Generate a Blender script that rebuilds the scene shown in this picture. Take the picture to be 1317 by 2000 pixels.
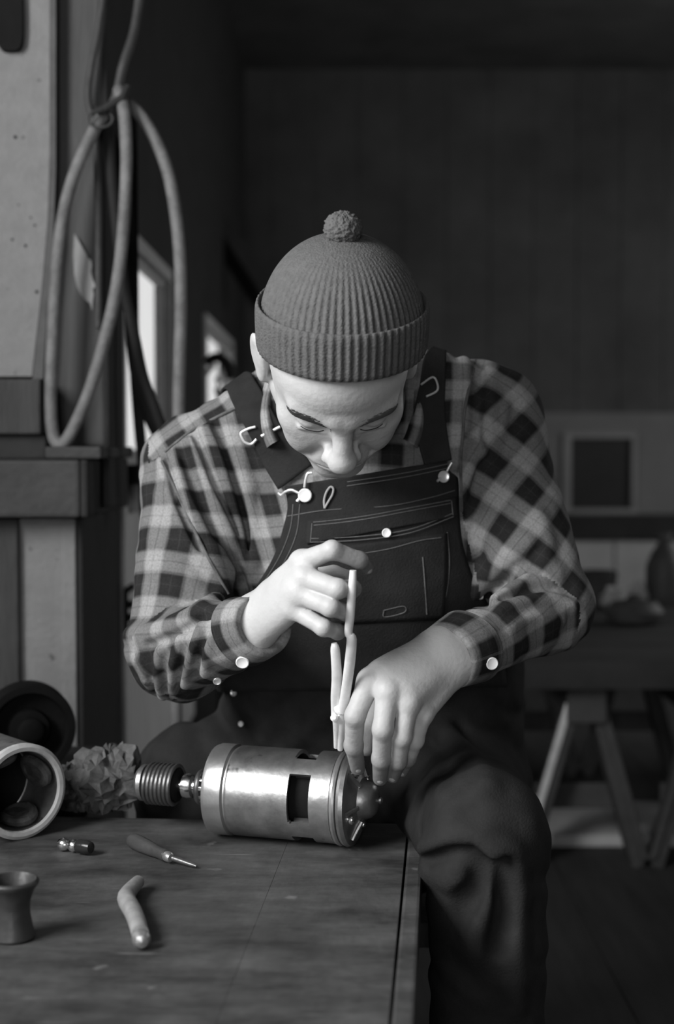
import bpy, bmesh, math, random
import numpy as np
from mathutils import Vector, Matrix, noise as mnoise

for o in list(bpy.data.objects):
    bpy.data.objects.remove(o)
sc = bpy.context.scene
COL = sc.collection
random.seed(7)
rng = np.random.default_rng(7)

# ------------------------------------------------------------------ camera, world, light
FPX = 2700.0
CAM = np.array([0.0, 0.0, 0.97])
PITCH = math.radians(2.6)
cam_d = bpy.data.cameras.new('camera')
cam = bpy.data.objects.new('camera', cam_d)
COL.objects.link(cam)
cam.location = CAM
cam.rotation_euler = (math.radians(90) - PITCH, 0, 0)
cam_d.sensor_fit = 'VERTICAL'
cam_d.sensor_height = 36.0
cam_d.sensor_width = 36.0
cam_d.lens = FPX / 2000 * 36.0
cam_d.clip_start = 0.02
cam_d.dof.use_dof = True
cam_d.dof.focus_distance = 1.50
cam_d.dof.aperture_fstop = 3.2
sc.camera = cam

world = bpy.data.worlds.new('overcast_sky')
sc.world = world
world.use_nodes = True
bg = world.node_tree.nodes['Background']
bg.inputs[0].default_value = (0.8, 0.8, 0.8, 1)
bg.inputs[1].default_value = 1.15

def area(name, loc, target, sx, sy, power):
    d = bpy.data.lights.new(name, 'AREA')
    d.shape = 'RECTANGLE'
    d.size = sx; d.size_y = sy; d.energy = power
    o = bpy.data.objects.new(name, d)
    COL.objects.link(o)
    o.location = loc
    v = Vector(target) - Vector(loc)
    o.rotation_euler = v.to_track_quat('-Z', 'Y').to_euler()
    return o
# daylight standing in the big side window (left of the bench); two added fills follow
area('window_daylight', (-1.63, .10, 1.88), (0.0, .10, 1.88), 1.5, 1.1, 132.0)
area('added_side_fill', (2.66, 4.35, 1.45), (1.0, 4.6, .9), 1.5, 1.0, 16.0)  # added fill beyond the right wall to lift the dark background
area('added_rear_fill', (-0.35, -2.3, 1.25), (0.1, 2.0, 1.0), 0.9, 1.8, 30.0)  # added frontal fill behind the camera, source unseen

vs = sc.view_settings
vs.view_transform = 'Standard'
vs.look = 'None'
vs.exposure = 0.0
vs.gamma = 1.0
vs.use_curve_mapping = False

# ------------------------------------------------------------------ pixels <-> places
def raydir(px, py):
    u = (px - 658.5) / FPX
    v = -(py - 1000.0) / FPX
    return np.array([u, math.cos(PITCH) + v * math.sin(PITCH), -math.sin(PITCH) + v * math.cos(PITCH)])
def P(px, py, Y):
    d = raydir(px, py)
    return CAM + d * (Y / d[1])
def PX(px, py, X):
    d = raydir(px, py)
    return CAM + d * (X / d[0])
def PZ(px, py, Z):
    d = raydir(px, py)
    return CAM + d * ((Z - CAM[2]) / d[2])
V = lambda *a: np.array(a, dtype=float)

# ------------------------------------------------------------------ materials (all grey: the place is seen in black and white)
MATS = {}
def gmat(name, val, rough=0.7, metal=0.0, var=0.25, scale=18.0, bump=0.08, bscale=90.0, stretch=(1, 1, 1), spec=0.35, dirt=None, emit=0):
    if name in MATS:
        return MATS[name]
    m = bpy.data.materials.new(name)
    m.use_nodes = True
    nt = m.node_tree
    b = nt.nodes['Principled BSDF']
    tc = nt.nodes.new('ShaderNodeTexCoord')
    mp = nt.nodes.new('ShaderNodeMapping')
    mp.inputs['Scale'].default_value = stretch
    nt.links.new(tc.outputs['Object'], mp.inputs['Vector'])
    n = nt.nodes.new('ShaderNodeTexNoise')
    n.inputs['Scale'].default_value = scale
    n.inputs['Detail'].default_value = 6
    n.inputs['Roughness'].default_value = 0.65
    nt.links.new(mp.outputs[0], n.inputs['Vector'])
    r = nt.nodes.new('ShaderNodeValToRGB')
    lo = val * (1 - var); hi = val * (1 + var)
    r.color_ramp.elements[0].position = 0.3
    r.color_ramp.elements[1].position = 0.7
    r.color_ramp.elements[0].color = (lo, lo, lo, 1)
    r.color_ramp.elements[1].color = (hi, hi, hi, 1)
    nt.links.new(n.outputs['Fac'], r.inputs[0])
    out = r.outputs[0]
    if dirt:
        dsc, thr, dval = dirt
        n2 = nt.nodes.new('ShaderNodeTexNoise')
        n2.inputs['Scale'].default_value = dsc
        n2.inputs['Detail'].default_value = 3
        nt.links.new(tc.outputs['Object'], n2.inputs['Vector'])
        r2 = nt.nodes.new('ShaderNodeValToRGB')
        r2.color_ramp.elements[0].position = thr
        r2.color_ramp.elements[1].position = thr + 0.05
        nt.links.new(n2.outputs['Fac'], r2.inputs[0])
        mx = nt.nodes.new('ShaderNodeMixRGB')
        mx.inputs[2].default_value = (dval, dval, dval, 1)
        nt.links.new(r2.outputs[0], mx.inputs[0])
        nt.links.new(out, mx.inputs[1])
        out = mx.outputs[0]
    nt.links.new(out, b.inputs['Base Color'])
    b.inputs['Roughness'].default_value = rough
    b.inputs['Metallic'].default_value = metal
    b.inputs['Specular IOR Level'].default_value = spec
    if bump:
        nb = nt.nodes.new('ShaderNodeTexNoise')
        nb.inputs['Scale'].default_value = bscale
        nb.inputs['Detail'].default_value = 4
        nt.links.new(mp.outputs[0], nb.inputs['Vector'])
        bp = nt.nodes.new('ShaderNodeBump')
        bp.inputs['Strength'].default_value = bump
        bp.inputs['Distance'].default_value = 0.01
        nt.links.new(nb.outputs['Fac'], bp.inputs['Height'])
        nt.links.new(bp.outputs[0], b.inputs['Normal'])
    MATS[name] = m
    return m

def plaid_mat():
    m = bpy.data.materials.new('plaid_flannel')
    m.use_nodes = True
    nt = m.node_tree
    b = nt.nodes['Principled BSDF']
    tc = nt.nodes.new('ShaderNodeTexCoord')
    sp = nt.nodes.new('ShaderNodeSeparateXYZ')
    # slight weave wobble
    nz = nt.nodes.new('ShaderNodeTexNoise'); nz.inputs['Scale'].default_value = 14
    nt.links.new(tc.outputs['Object'], nz.inputs['Vector'])
    ad = nt.nodes.new('ShaderNodeMixRGB'); ad.blend_type = 'ADD'; ad.inputs[0].default_value = 0.03
    nt.links.new(tc.outputs['UV'], ad.inputs[1]); nt.links.new(nz.outputs['Color'], ad.inputs[2])
    nt.links.new(ad.outputs[0], sp.inputs[0])
    outs = []
    for i in range(2):
        mth = nt.nodes.new('ShaderNodeMath'); mth.operation = 'FRACT'
        nt.links.new(sp.outputs[i], mth.inputs[0])
        r = nt.nodes.new('ShaderNodeValToRGB')
        cr = r.color_ramp
        cr.interpolation = 'LINEAR'
        stops = [(0.0, .10), (0.03, .022), (0.22, .030), (0.24, .05), (0.26, .03), (0.46, .022), (0.50, .15), (0.54, .32), (0.70, .36), (0.73, .24), (0.76, .36), (0.93, .32), (0.97, .16)]
        cr.elements[0].position = stops[0][0]; cr.elements[0].color = (stops[0][1],) * 3 + (1,)
        cr.elements[1].position = stops[-1][0]; cr.elements[1].color = (stops[-1][1],) * 3 + (1,)
        for p_, v_ in stops[1:-1]:
            e = cr.elements.new(p_); e.color = (v_, v_, v_, 1)
        nt.links.new(mth.outputs[0], r.inputs[0])
        outs.append(r.outputs[0])
    mx = nt.nodes.new('ShaderNodeMixRGB'); mx.inputs[0].default_value = 0.5
    nt.links.new(outs[0], mx.inputs[1]); nt.links.new(outs[1], mx.inputs[2])
    fz = nt.nodes.new('ShaderNodeTexNoise'); fz.inputs['Scale'].default_value = 420; fz.inputs['Detail'].default_value = 3
    nt.links.new(tc.outputs['Object'], fz.inputs['Vector'])
    r3 = nt.nodes.new('ShaderNodeValToRGB')
    r3.color_ramp.elements[0].position = .3; r3.color_ramp.elements[0].color = (.72, .72, .72, 1)
    r3.color_ramp.elements[1].position = .7
    nt.links.new(fz.outputs['Fac'], r3.inputs[0])
    ml = nt.nodes.new('ShaderNodeMixRGB'); ml.blend_type = 'MULTIPLY'; ml.inputs[0].default_value = 1
    nt.links.new(mx.outputs[0], ml.inputs[1]); nt.links.new(r3.outputs[0], ml.inputs[2])
    nt.links.new(ml.outputs[0], b.inputs['Base Color'])
    b.inputs['Roughness'].default_value = 0.9
    b.inputs['Specular IOR Level'].default_value = 0.1
    bp = nt.nodes.new('ShaderNodeBump'); bp.inputs['Strength'].default_value = .15; bp.inputs['Distance'].default_value = .003
    nt.links.new(fz.outputs['Fac'], bp.inputs['Height']); nt.links.new(bp.outputs[0], b.inputs['Normal'])
    return m

M_plaster = gmat('plaster', .22, .9, var=.10, scale=30, bump=.25, bscale=120, dirt=(38, .69, .10))
M_darkwood = gmat('dark_timber', .045, .75, var=.35, scale=10, bump=.25, bscale=60, stretch=(3, 3, .5))
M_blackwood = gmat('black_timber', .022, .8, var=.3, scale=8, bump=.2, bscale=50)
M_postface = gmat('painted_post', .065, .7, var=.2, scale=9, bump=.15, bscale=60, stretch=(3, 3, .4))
M_beam = gmat('grimy_beam', .045, .7, var=.25, scale=14, bump=.2, bscale=70)
M_palewood = gmat('pale_plank', .60, .7, var=.18, scale=16, bump=.15, bscale=80, stretch=(2, 2, .25))
M_whiteframe = gmat('window_paint', .5, .5, var=.1, scale=20, bump=.08)
M_backwall = gmat('dim_wall', .07, .85, var=.15, scale=5, bump=.1)
M_ceil = gmat('sooty_ceiling', .074, .9, var=.3, scale=3, bump=.1)
M_floor = gmat('floor_boards', .038, .8, var=.3, scale=7, bump=.2, stretch=(6, .6, 1))
M_bench = gmat('bench_board', .075, .6, var=.34, scale=9, bump=.10, bscale=45, stretch=(1.6, 1.0, 1.6), dirt=(26, .70, .16))
def bench_mat():
    m = M_bench; nt = m.node_tree; b = nt.nodes['Principled BSDF']
    tc = nt.nodes.new('ShaderNodeTexCoord')
    src = b.inputs['Base Color'].links[0].from_socket
    # broad oil stains
    n = nt.nodes.new('ShaderNodeTexNoise'); n.inputs['Scale'].default_value = 7; n.inputs['Detail'].default_value = 8; n.inputs['Roughness'].default_value = .7
    mp = nt.nodes.new('ShaderNodeMapping'); mp.inputs['Scale'].default_value = (.8, 2.2, 1); mp.inputs['Rotation'].default_value = (0, 0, .1)
    nt.links.new(tc.outputs['Object'], mp.inputs[0]); nt.links.new(mp.outputs[0], n.inputs['Vector'])
    r = nt.nodes.new('ShaderNodeValToRGB'); r.color_ramp.elements[0].position = .36; r.color_ramp.elements[0].color = (.35, .35, .35, 1); r.color_ramp.elements[1].position = .62; r.color_ramp.elements[1].color = (1.15, 1.15, 1.15, 1)
    nt.links.new(n.outputs['Fac'], r.inputs[0])
    mu = nt.nodes.new('ShaderNodeMixRGB'); mu.blend_type = 'MULTIPLY'; mu.inputs[0].default_value = 1
    nt.links.new(src, mu.inputs[1]); nt.links.new(r.outputs[0], mu.inputs[2])
    # pale scratches across the grain
    n2 = nt.nodes.new('ShaderNodeTexNoise'); n2.inputs['Scale'].default_value = 16; n2.inputs['Detail'].default_value = 2
    mp2 = nt.nodes.new('ShaderNodeMapping'); mp2.inputs['Scale'].default_value = (1, 9, 1)
    nt.links.new(tc.outputs['Object'], mp2.inputs[0]); nt.links.new(mp2.outputs[0], n2.inputs['Vector'])
    r2 = nt.nodes.new('ShaderNodeValToRGB'); r2.color_ramp.elements[0].position = .70; r2.color_ramp.elements[1].position = .80; r2.color_ramp.elements[1].color = (.6, .6, .6, 1)
    nt.links.new(n2.outputs['Fac'], r2.inputs[0])
    mx = nt.nodes.new('ShaderNodeMixRGB'); mx.inputs[2].default_value = (.2, .2, .2, 1)
    nt.links.new(r2.outputs[0], mx.inputs[0]); nt.links.new(mu.outputs[0], mx.inputs[1]); nt.links.new(mx.outputs[0], b.inputs['Base Color'])
bench_mat()
M_rubber = gmat('hose_rubber', .16, .6, var=.32, scale=34, bump=.2, bscale=110)
M_rubberd = gmat('dark_hose_rubber', .05, .6, var=.3, scale=30, bump=.2)
M_steel = gmat('worn_steel', .42, .36, .9, var=.4, scale=24, bump=.06, bscale=60, dirt=(30, .66, .16))
M_brass = gmat('brushed_metal_band', .52, .36, .85, var=.15, scale=30, bump=.05)
M_dsteel = gmat('dark_steel', .16, .4, .8, var=.3, scale=30, bump=.08)
M_chrome = gmat('bright_steel', .8, .2, 1.0, var=.1, scale=30, bump=.02)
M_black = gmat('black_recess', .012, .8, var=.2, spec=.08)
M_skin = gmat('skin', .48, .5, var=.06, scale=22, bump=.10, bscale=170, spec=.4)
M_grimeskin = None
M_hair = gmat('dark_hair', .03, .6, var=.3, scale=90, bump=.3, bscale=200)
M_knit = gmat('knit_wool', .105, .95, var=.16, scale=120, bump=.35, bscale=420, spec=.05)
M_denim = gmat('dark_denim', .025, .9, var=.28, scale=16, bump=.18, bscale=400, spec=.08)
M_thread = gmat('stitch_thread', .10, .8, var=.3, scale=300, bump=0)
M_button = gmat('white_button', .85, .6, var=.05, scale=40, bump=0)
M_metal = gmat('nickel_buckle', .85, .3, .6, var=.08, scale=60, bump=0)
M_rag = gmat('oily_rag', .08, .7, var=.7, scale=30, bump=.4, bscale=60)
M_paper = gmat('scrap_paper', .36, .9, var=.08, scale=30, bump=.05)
M_lightboard = gmat('grey_board', .42, .8, var=.15, scale=9, bump=.1)
M_boot = gmat('boot_leather', .035, .5, var=.3, scale=20, bump=.15)
M_handle = gmat('worn_wood_handle', .055, .45, var=.3, scale=26, bump=.08, stretch=(1, 1, 1))
M_rope = gmat('belt_webbing', .014, .8, var=.2)
M_plaid = plaid_mat()
def glass_mat():
    m = bpy.data.materials.new('grimy_glass')
    m.use_nodes = True
    nt = m.node_tree
    nt.nodes.clear()
    o = nt.nodes.new('ShaderNodeOutputMaterial')
    mix = nt.nodes.new('ShaderNodeMixShader')
    t = nt.nodes.new('ShaderNodeBsdfTransparent'); t.inputs[0].default_value = (.97, .97, .97, 1)
    g = nt.nodes.new('ShaderNodeBsdfPrincipled'); g.inputs['Base Color'].default_value = (.25, .25, .25, 1); g.inputs['Roughness'].default_value = .2
    n = nt.nodes.new('ShaderNodeTexNoise'); n.inputs['Scale'].default_value = 6
    tc = nt.nodes.new('ShaderNodeTexCoord'); nt.links.new(tc.outputs['Object'], n.inputs['Vector'])
    r = nt.nodes.new('ShaderNodeValToRGB'); r.color_ramp.elements[0].color = (.02, .02, .02, 1); r.color_ramp.elements[1].color = (.14, .14, .14, 1)
    nt.links.new(n.outputs['Fac'], r.inputs[0]); nt.links.new(r.outputs[0], mix.inputs[0])
    nt.links.new(t.outputs[0], mix.inputs[1]); nt.links.new(g.outputs[0], mix.inputs[2]); nt.links.new(mix.outputs[0], o.inputs[0])
    return m
M_glass = glass_mat()

# ------------------------------------------------------------------ mesh helpers
def set_props(o, label=None, cat=None, group=None, kind=None):
    if label: o['label'] = label
    if cat: o['category'] = cat
    if group: o['group'] = group
    if kind: o['kind'] = kind
    return o
def mesh_obj(name, verts, faces, mat, parent=None, base=None, smooth=True, uv=None, loop_uv=None):
    """verts in WORLD coords; stored relative to the parent's (or base) location."""
    verts = np.asarray(verts, dtype=float)
    if parent is not None:
        org = np.array(parent['_org'])
    elif base is not None:
        org = np.array(base, dtype=float)
    else:
        org = np.zeros(3)
    me = bpy.data.meshes.new(name)
    loc = verts - org
    if isinstance(faces, np.ndarray):
        k = faces.shape[1]
        me.vertices.add(len(loc)); me.vertices.foreach_set('co', loc.astype(np.float32).ravel())
        me.loops.add(faces.size); me.loops.foreach_set('vertex_index', faces.astype(np.int32).ravel())
        me.polygons.add(len(faces)); me.polygons.foreach_set('loop_start', np.arange(0, faces.size, k, dtype=np.int32))
        me.update(calc_edges=True)
    else:
        me.from_pydata([tuple(v) for v in loc], [], faces)
    me.validate()
    if smooth:
        me.polygons.foreach_set('use_smooth', np.ones(len(me.polygons), dtype=bool))
    if uv is not None:
        li = np.zeros(len(me.loops), dtype=np.int32); me.loops.foreach_get('vertex_index', li)
        ul = me.uv_layers.new(name='UVMap')
        ul.data.foreach_set('uv', np.asarray(uv)[li].astype(np.float32).ravel())
    if loop_uv is not None:
        ul = me.uv_layers.new(name='UVMap'); ul.data.foreach_set('uv', np.asarray(loop_uv).astype(np.float32).ravel())
    me.materials.append(mat)
    o = bpy.data.objects.new(name, me)
    COL.objects.link(o)
    if parent is not None:
        o.parent = parent
        o['_org'] = list(org)
    else:
        o.location = org
        o['_org'] = list(org)
    return o
def thing(name, loc, label, cat, group=None):
    o = bpy.data.objects.new(name, None)
    o.empty_display_size = .05
    COL.objects.link(o)
    o.location = loc
    o['_org'] = [float(v) for v in loc]
    return set_props(o, label, cat, group)

class MB:
    def __init__(s): s.v = []; s.f = []
    def add(s, v, f):
        n = len(s.v); s.v.extend([tuple(map(float, q)) for q in v]); s.f.extend([tuple(int(i) + n for i in q) for q in f]); return s
    def build(s, name, mat, parent=None, base=None, smooth=True, sharp=None):
        o = mesh_obj(name, np.array(s.v), s.f, mat, parent, base, smooth)
        if smooth:
            try:
                o.data.set_sharp_from_angle(angle=math.radians(sharp or 38))
            except Exception:
                pass
        return o
def boxgeo(lo, hi, bev=0.003, R=None, c=None):
    lo = np.array(lo, float); hi = np.array(hi, float)
    bm = bmesh.new()
    bmesh.ops.create_cube(bm, size=1.0)
    for v in bm.verts:
        v.co = Vector(((v.co.x) * (hi[0] - lo[0]), v.co.y * (hi[1] - lo[1]), v.co.z * (hi[2] - lo[2])))
    if bev > 0:
        bmesh.ops.bevel(bm, geom=list(bm.edges), offset=min(bev, .45 * min(hi - lo)), segments=2, affect='EDGES', profile=.6)
    vs_ = np.array([v.co[:] for v in bm.verts]); bm.verts.index_update()
    fs = [[v.index for v in f.verts] for f in bm.faces]
    bm.free()
    if R is not None: vs_ = vs_ @ np.array(R).T
    return vs_ + (lo + hi) / 2 if c is None else vs_ + np.array(c), fs
def rotz(a): return np.array([[math.cos(a), -math.sin(a), 0], [math.sin(a), math.cos(a), 0], [0, 0, 1]])
def rotx(a): return np.array([[1, 0, 0], [0, math.cos(a), -math.sin(a)], [0, math.sin(a), math.cos(a)]])
def roty(a): return np.array([[math.cos(a), 0, math.sin(a)], [0, 1, 0], [-math.sin(a), 0, math.cos(a)]])
def frame(z):
    z = np.array(z, float); z /= np.linalg.norm(z)
    a = np.array([0, 0, 1.0]) if abs(z[2]) < .9 else np.array([0, 1.0, 0])
    x = np.cross(a, z); x /= np.linalg.norm(x)
    return np.stack([x, np.cross(z, x), z], 1)   # columns
def lathe(profile, o, axis, n=48, cap0=True, cap1=True, R=None):
    """profile: [(r, t)] along the axis from o"""
    F = frame(axis) if R is None else R
    v = []; f = []
    for r, t in profile:
        for k in range(n):
            a = 2 * math.pi * k / n
            v.append(np.array(o) + F @ np.array([r * math.cos(a), r * math.sin(a), t]))
    m = len(profile)
    for i in range(m - 1):
        for k in range(n):
            f.append((i * n + k, i * n + (k + 1) % n, (i + 1) * n + (k + 1) % n, (i + 1) * n + k))
    if cap0: f.append(tuple(reversed(range(n))))
    if cap1: f.append(tuple((m - 1) * n + k for k in range(n)))
    return v, f
def catmull(pts, per=10):
    pts = [np.array(p, float) for p in pts]
    q = [2 * pts[0] - pts[1]] + pts + [2 * pts[-1] - pts[-2]]
    out = []
    for i in range(1, len(q) - 2):
        for k in range(per):
            t = k / per
            out.append(.5 * ((2 * q[i]) + (-q[i - 1] + q[i + 1]) * t + (2 * q[i - 1] - 5 * q[i] + 4 * q[i + 1] - q[i + 2]) * t * t + (-q[i - 1] + 3 * q[i] - 3 * q[i + 1] + q[i + 2]) * t ** 3))
    out.append(pts[-1])
    return np.array(out)
def tube(pts, rad, n=12, flat=1.0, up=None):
    pts = np.array(pts, float)
    m = len(pts)
    rad = np.full(m, rad) if np.isscalar(rad) else np.interp(np.linspace(0, 1, m), np.linspace(0, 1, len(rad)), rad)
    T = np.gradient(pts, axis=0); T /= np.linalg.norm(T, axis=1)[:, None] + 1e-12
    a = np.array(up if up is not None else ([0, 0, 1.0] if abs(T[0][2]) < .9 else [0, 1.0, 0]))
    x = np.cross(a, T[0]); x /= np.linalg.norm(x)
    v = []; f = []
    for i in range(m):
        x = x - T[i] * x.dot(T[i]); x /= np.linalg.norm(x)
        y = np.cross(T[i], x)
        for k in range(n):
            t = 2 * math.pi * k / n
            v.append(pts[i] + rad[i] * (x * math.cos(t) + y * math.sin(t) * flat))
    for i in range(m - 1):
        for k in range(n):
            f.append((i * n + k, i * n + (k + 1) % n, (i + 1) * n + (k + 1) % n, (i + 1) * n + k))
    f.append(tuple(reversed(range(n)))); f.append(tuple((m - 1) * n + k for k in range(n)))
    return v, f
def prism(poly_pts, depth_vec):
    """closed polygon (3D points) extruded by depth_vec"""
    a = [np.array(p, float) for p in poly_pts]; b = [p + np.array(depth_vec, float) for p in a]
    n = len(a)
    f = [tuple(range(n)), tuple(reversed(range(n, 2 * n)))]
    for k in range(n): f.append((k, k + n, (k + 1) % n + n, (k + 1) % n))
    return a + b, f

# ------------------------------------------------------------------ the setting
def sbox(name, lo, hi, mat, bev=.004, parent=None, kind='structure'):
    v, f = boxgeo(lo, hi, bev)
    base = None if parent is not None else ((lo[0] + hi[0]) / 2, (lo[1] + hi[1]) / 2, lo[2])
    o = MB().add(v, f).build(name, mat, parent, base, sharp=12)
    if parent is None: set_props(o, kind=kind)
    return o
WX = -0.42                                 # face of the left wall beyond the pilaster
YB = 6.4                                   # back wall
XR = 2.6
# floor: a sub-floor with boards running away from the camera
fl = sbox('floor', (-1.9, -2.6, -.06), (XR + .1, YB + .1, -.012), M_blackwood, 0)
bw = .21
for k in range(int((XR + 1.8) / bw)):
    x0 = -1.8 + k * bw
    sbox('floor_board', (x0 + .001, -2.5, -.0118), (x0 + bw - .001, YB, 0), M_floor, .0012, parent=fl)
wb = sbox('wall_back', (-.55, YB, 0), (XR + .1, YB + .12, 2.75), M_ceil, 0)
for k in range(16):                         # wide boards of the far wall
    x0 = -.5 + k * .2
    sbox('wall_board', (x0 + .0008, YB - .02, .0), (x0 + .1992, YB - .0002, 2.7), M_ceil, .003, parent=wb)
wq = MB()  # right wall, left open for the added side fill
for lo, hi in (((XR, -2.5, 0), (XR + .04, 3.55, 2.7)), ((XR, 5.15, 0), (XR + .04, YB, 2.7)), ((XR, 3.55, 0), (XR + .04, 5.15, .92)), ((XR, 3.55, 1.98), (XR + .04, 5.15, 2.7))):
    wq.add(*boxgeo(lo, hi, 0))
set_props(wq.build('wall_right', M_ceil, base=(XR, 2, 0)), kind='structure')
ce = sbox('ceiling', (-1.9, -2.6, 2.7), (XR + .2, YB + .2, 2.8), M_ceil, 0)
# wall behind the camera with a doorway opening added for the fill
wr = MB()
for lo, hi in (((-1.9, -2.45, 0), (-.82, -2.35, 2.7)), ((.12, -2.45, 0), (XR, -2.35, 2.7)), ((-.82, -2.45, 2.18), (.12, -2.35, 2.7))):
    wr.add(*boxgeo(lo, hi, 0))
set_props(wr.build('wall_rear', M_backwall, base=(0, -2.4, 0)), kind='structure')
# near part of the left wall with the big window that lights the bench
wn = MB()
y0, y1, z0, z1 = -.66, .86, 1.32, 2.44
for lo, hi in (((-1.62, -2.35, 0), (-1.5, y0, 2.7)), ((-1.62, y1, 0), (-1.5, 2.2, 2.7)), ((-1.62, y0, 0), (-1.5, y1, z0)), ((-1.62, y0, z1), (-1.5, y1, 2.7))):
    wn.add(*boxgeo(lo, hi, 0))
set_props(wn.build('wall_left', M_plaster, base=(-1.56, 0, 0)), kind='structure')
def window_frame(name, x, y0, y1, z0, z1, w=.05, d=.05, panes=(1, 1), glass=True):
    m = MB()
    for lo, hi in (((x - d, y0 - w, z0 - w), (x + .012, y0, z1 + w)), ((x - d, y1, z0 - w), (x + .012, y1 + w, z1 + w)),
                   ((x - d, y0, z1), (x + .012, y1, z1 + w)), ((x - d, y0, z0 - w), (x + .012, y1, z0))):
        m.add(*boxgeo(lo, hi, .004))
    o = m.build(name, M_whiteframe, base=(x, (y0 + y1) / 2, z0))
    set_props(o, kind='structure')
    s = MB()                                 # the sash, set back in the reveal
    sw = .014
    for lo, hi in (((x - d, y0, z0), (x - d + .02, y0 + sw, z1)), ((x - d, y1 - sw, z0), (x - d + .02, y1, z1)),
                   ((x - d, y0 + sw, z1 - sw), (x - d + .02, y1 - sw, z1)), ((x - d, y0 + sw, z0), (x - d + .02, y1 - sw, z0 + sw))):
        s.add(*boxgeo(lo, hi, .003))
    s.build('window_sash', M_whiteframe, o)
    if glass:
        g = MB(); g.add(*boxgeo((x - d + .008, y0 + sw, z0 + sw), (x - d + .012, y1 - sw, z1 - sw), 0)); g.build('window_pane', M_glass, o)
    return o
# far part of the left wall: pierced by two low windows
W1 = (2.66, 3.46, .92, 1.415)
W2 = (4.36, 5.50, .92, 1.40)
wl = MB()
fy0 = 2.62
def wseg(ya, yb, za, zb): wl.add(*boxgeo((WX - .035, ya, za), (WX, yb, zb), 0))
wseg(fy0, W1[0], 0, 2.7); wseg(W1[1], W2[0], 0, 2.7); wseg(W2[1], YB, 0, 2.7)
for w in (W1, W2): wseg(w[0], w[1], 0, w[2]); wseg(w[0], w[1], w[3], 2.7)
wlo = wl.build('wall_left', M_blackwood, base=(WX, 4, 0)); set_props(wlo, kind='structure')
for i, w in enumerate((W1, W2)):
    window_frame('window_%d' % (i + 1), WX - .001, w[0] + .035, w[1] - .035, w[2] + .035, w[3] - .035, w=.033, d=.022)
# pale vertical planks under the first window
for k in range(9):
    ya = fy0 + .012 + k * .14
    sbox('wall_plank', (WX + .0005, ya, .22), (WX + .016, ya + .136, .885), M_palewood, .003, parent=wlo)
sbox('window_ledge', (WX + .0005, fy0 + .01, .905), (WX + .055, 3.9, .940), M_blackwood, .004, parent=wlo)
# small black bracket screwed on the planks
br = MB()
c = PX(246, 1148, WX + .02); e = PX(246, 1235, WX + .02)
br.add(*boxgeo((WX + .0165, c[1] - .012, e[2]), (WX + .024, c[1] + .004, c[2]), .002)); br.add(*boxgeo((WX + .0165, c[1], c[2] - .012), (WX + .024, c[1] + .09, c[2]), .002))
br.build('wall_bracket', M_black, wlo)
for k in range(2):
    q = MB(); q.add(*boxgeo((WX + .0165, c[1] + .045, c[2] - .045 - .025 * k), (WX + .026, c[1] + .06, c[2] - .03 - .025 * k), .002)); q.build('bracket_screw', M_black, wlo)

c = PX(266, 968, WX + .02)
MB().add(*boxgeo((WX + .0002, c[1] - .07, c[2] - .028), (WX + .045, c[1] + .07, c[2] + .025), .004)).build('switch_box', M_whiteframe, wlo)
for k in range(2):
    MB().add(*boxgeo((WX + .0452, c[1] - .05 + .05 * k, c[2] - .022), (WX + .052, c[1] - .03 + .05 * k, c[2] - .006), .002)).build('switch_knob', M_black, wlo)
# the pilaster and the pieces stacked on it, seen end on at the left
YP = 2.20
def pxbox(name, x0, y0, x1, y1, Y, depth, mat, bev=.004, parent=None, xr=None):
    a = P(x0, y1, Y); b = P(x1, y0, Y)
    lo = (a[0], Y, a[2]); hi = (b[0] if xr is None else xr, Y + depth, b[2])
    return sbox(name, lo, hi, mat, bev, parent)
# plastered wall end facing the bench
pl = MB(); Y = YP + .03
pts = [P(-420, -260, Y), P(97, -260, Y), P(97, 300, Y), P(93, 430, Y), P(82, 560, Y), P(62, 735, Y), P(-420, 735, Y)]
pl.add(*prism(pts, (0, .35, 0)))
plo = pl.build('wall_plaster', M_plaster, base=(-.8, Y, 0), smooth=False); set_props(plo, kind='structure')
pts = [P(97.5, -260, Y - .01), P(109, -260, Y - .01), P(109, 330, Y - .01), P(104, 470, Y - .01), P(92, 600, Y - .01), P(84, 740, Y - .01), P(63, 740, Y - .01), P(83, 560, Y - .01), P(94, 430, Y - .01), P(97.5, 300, Y - .01)]
o = MB().add(*prism(pts, (0, .08, 0))).build('plaster_edge', gmat('grey_edge_strip', .09, .8, var=.2), plo, smooth=False)
for (px, py, r) in ((30, 268, .0028), (68, 440, .0018), (50, 480, .0022), (24, 468, .002), (72, 570, .0026), (60, 425, .0014), (36, 400, .0012)):
    c = P(px, py, Y); MB().add(*lathe([(r * .2, -.0015), (r, -.0008), (r, .002)], c, (0, 1, 0), 10)).build('nail_head', M_black, plo)
# dark slotted plate at the top of the plaster
a = P(-5, -30, Y); b = P(49, 104, Y)
n = 24; ring = []
for k in range(n):
    t = 2 * math.pi * k / n; cx, cz = (a[0] + b[0]) / 2, (a[2] + b[2]) / 2
    ex = abs(math.cos(t)) ** .5 * (1 if math.cos(t) > 0 else -1); ez = abs(math.sin(t)) ** .5 * (1 if math.sin(t) > 0 else -1)
    ring.append((cx + ex * (b[0] - a[0]) / 2, Y - .014, cz + ez * (a[2] - b[2]) / 2))
MB().add(*prism(ring, (0, .0138, 0))).build('cover_plate', M_black, plo, smooth=False)
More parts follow.
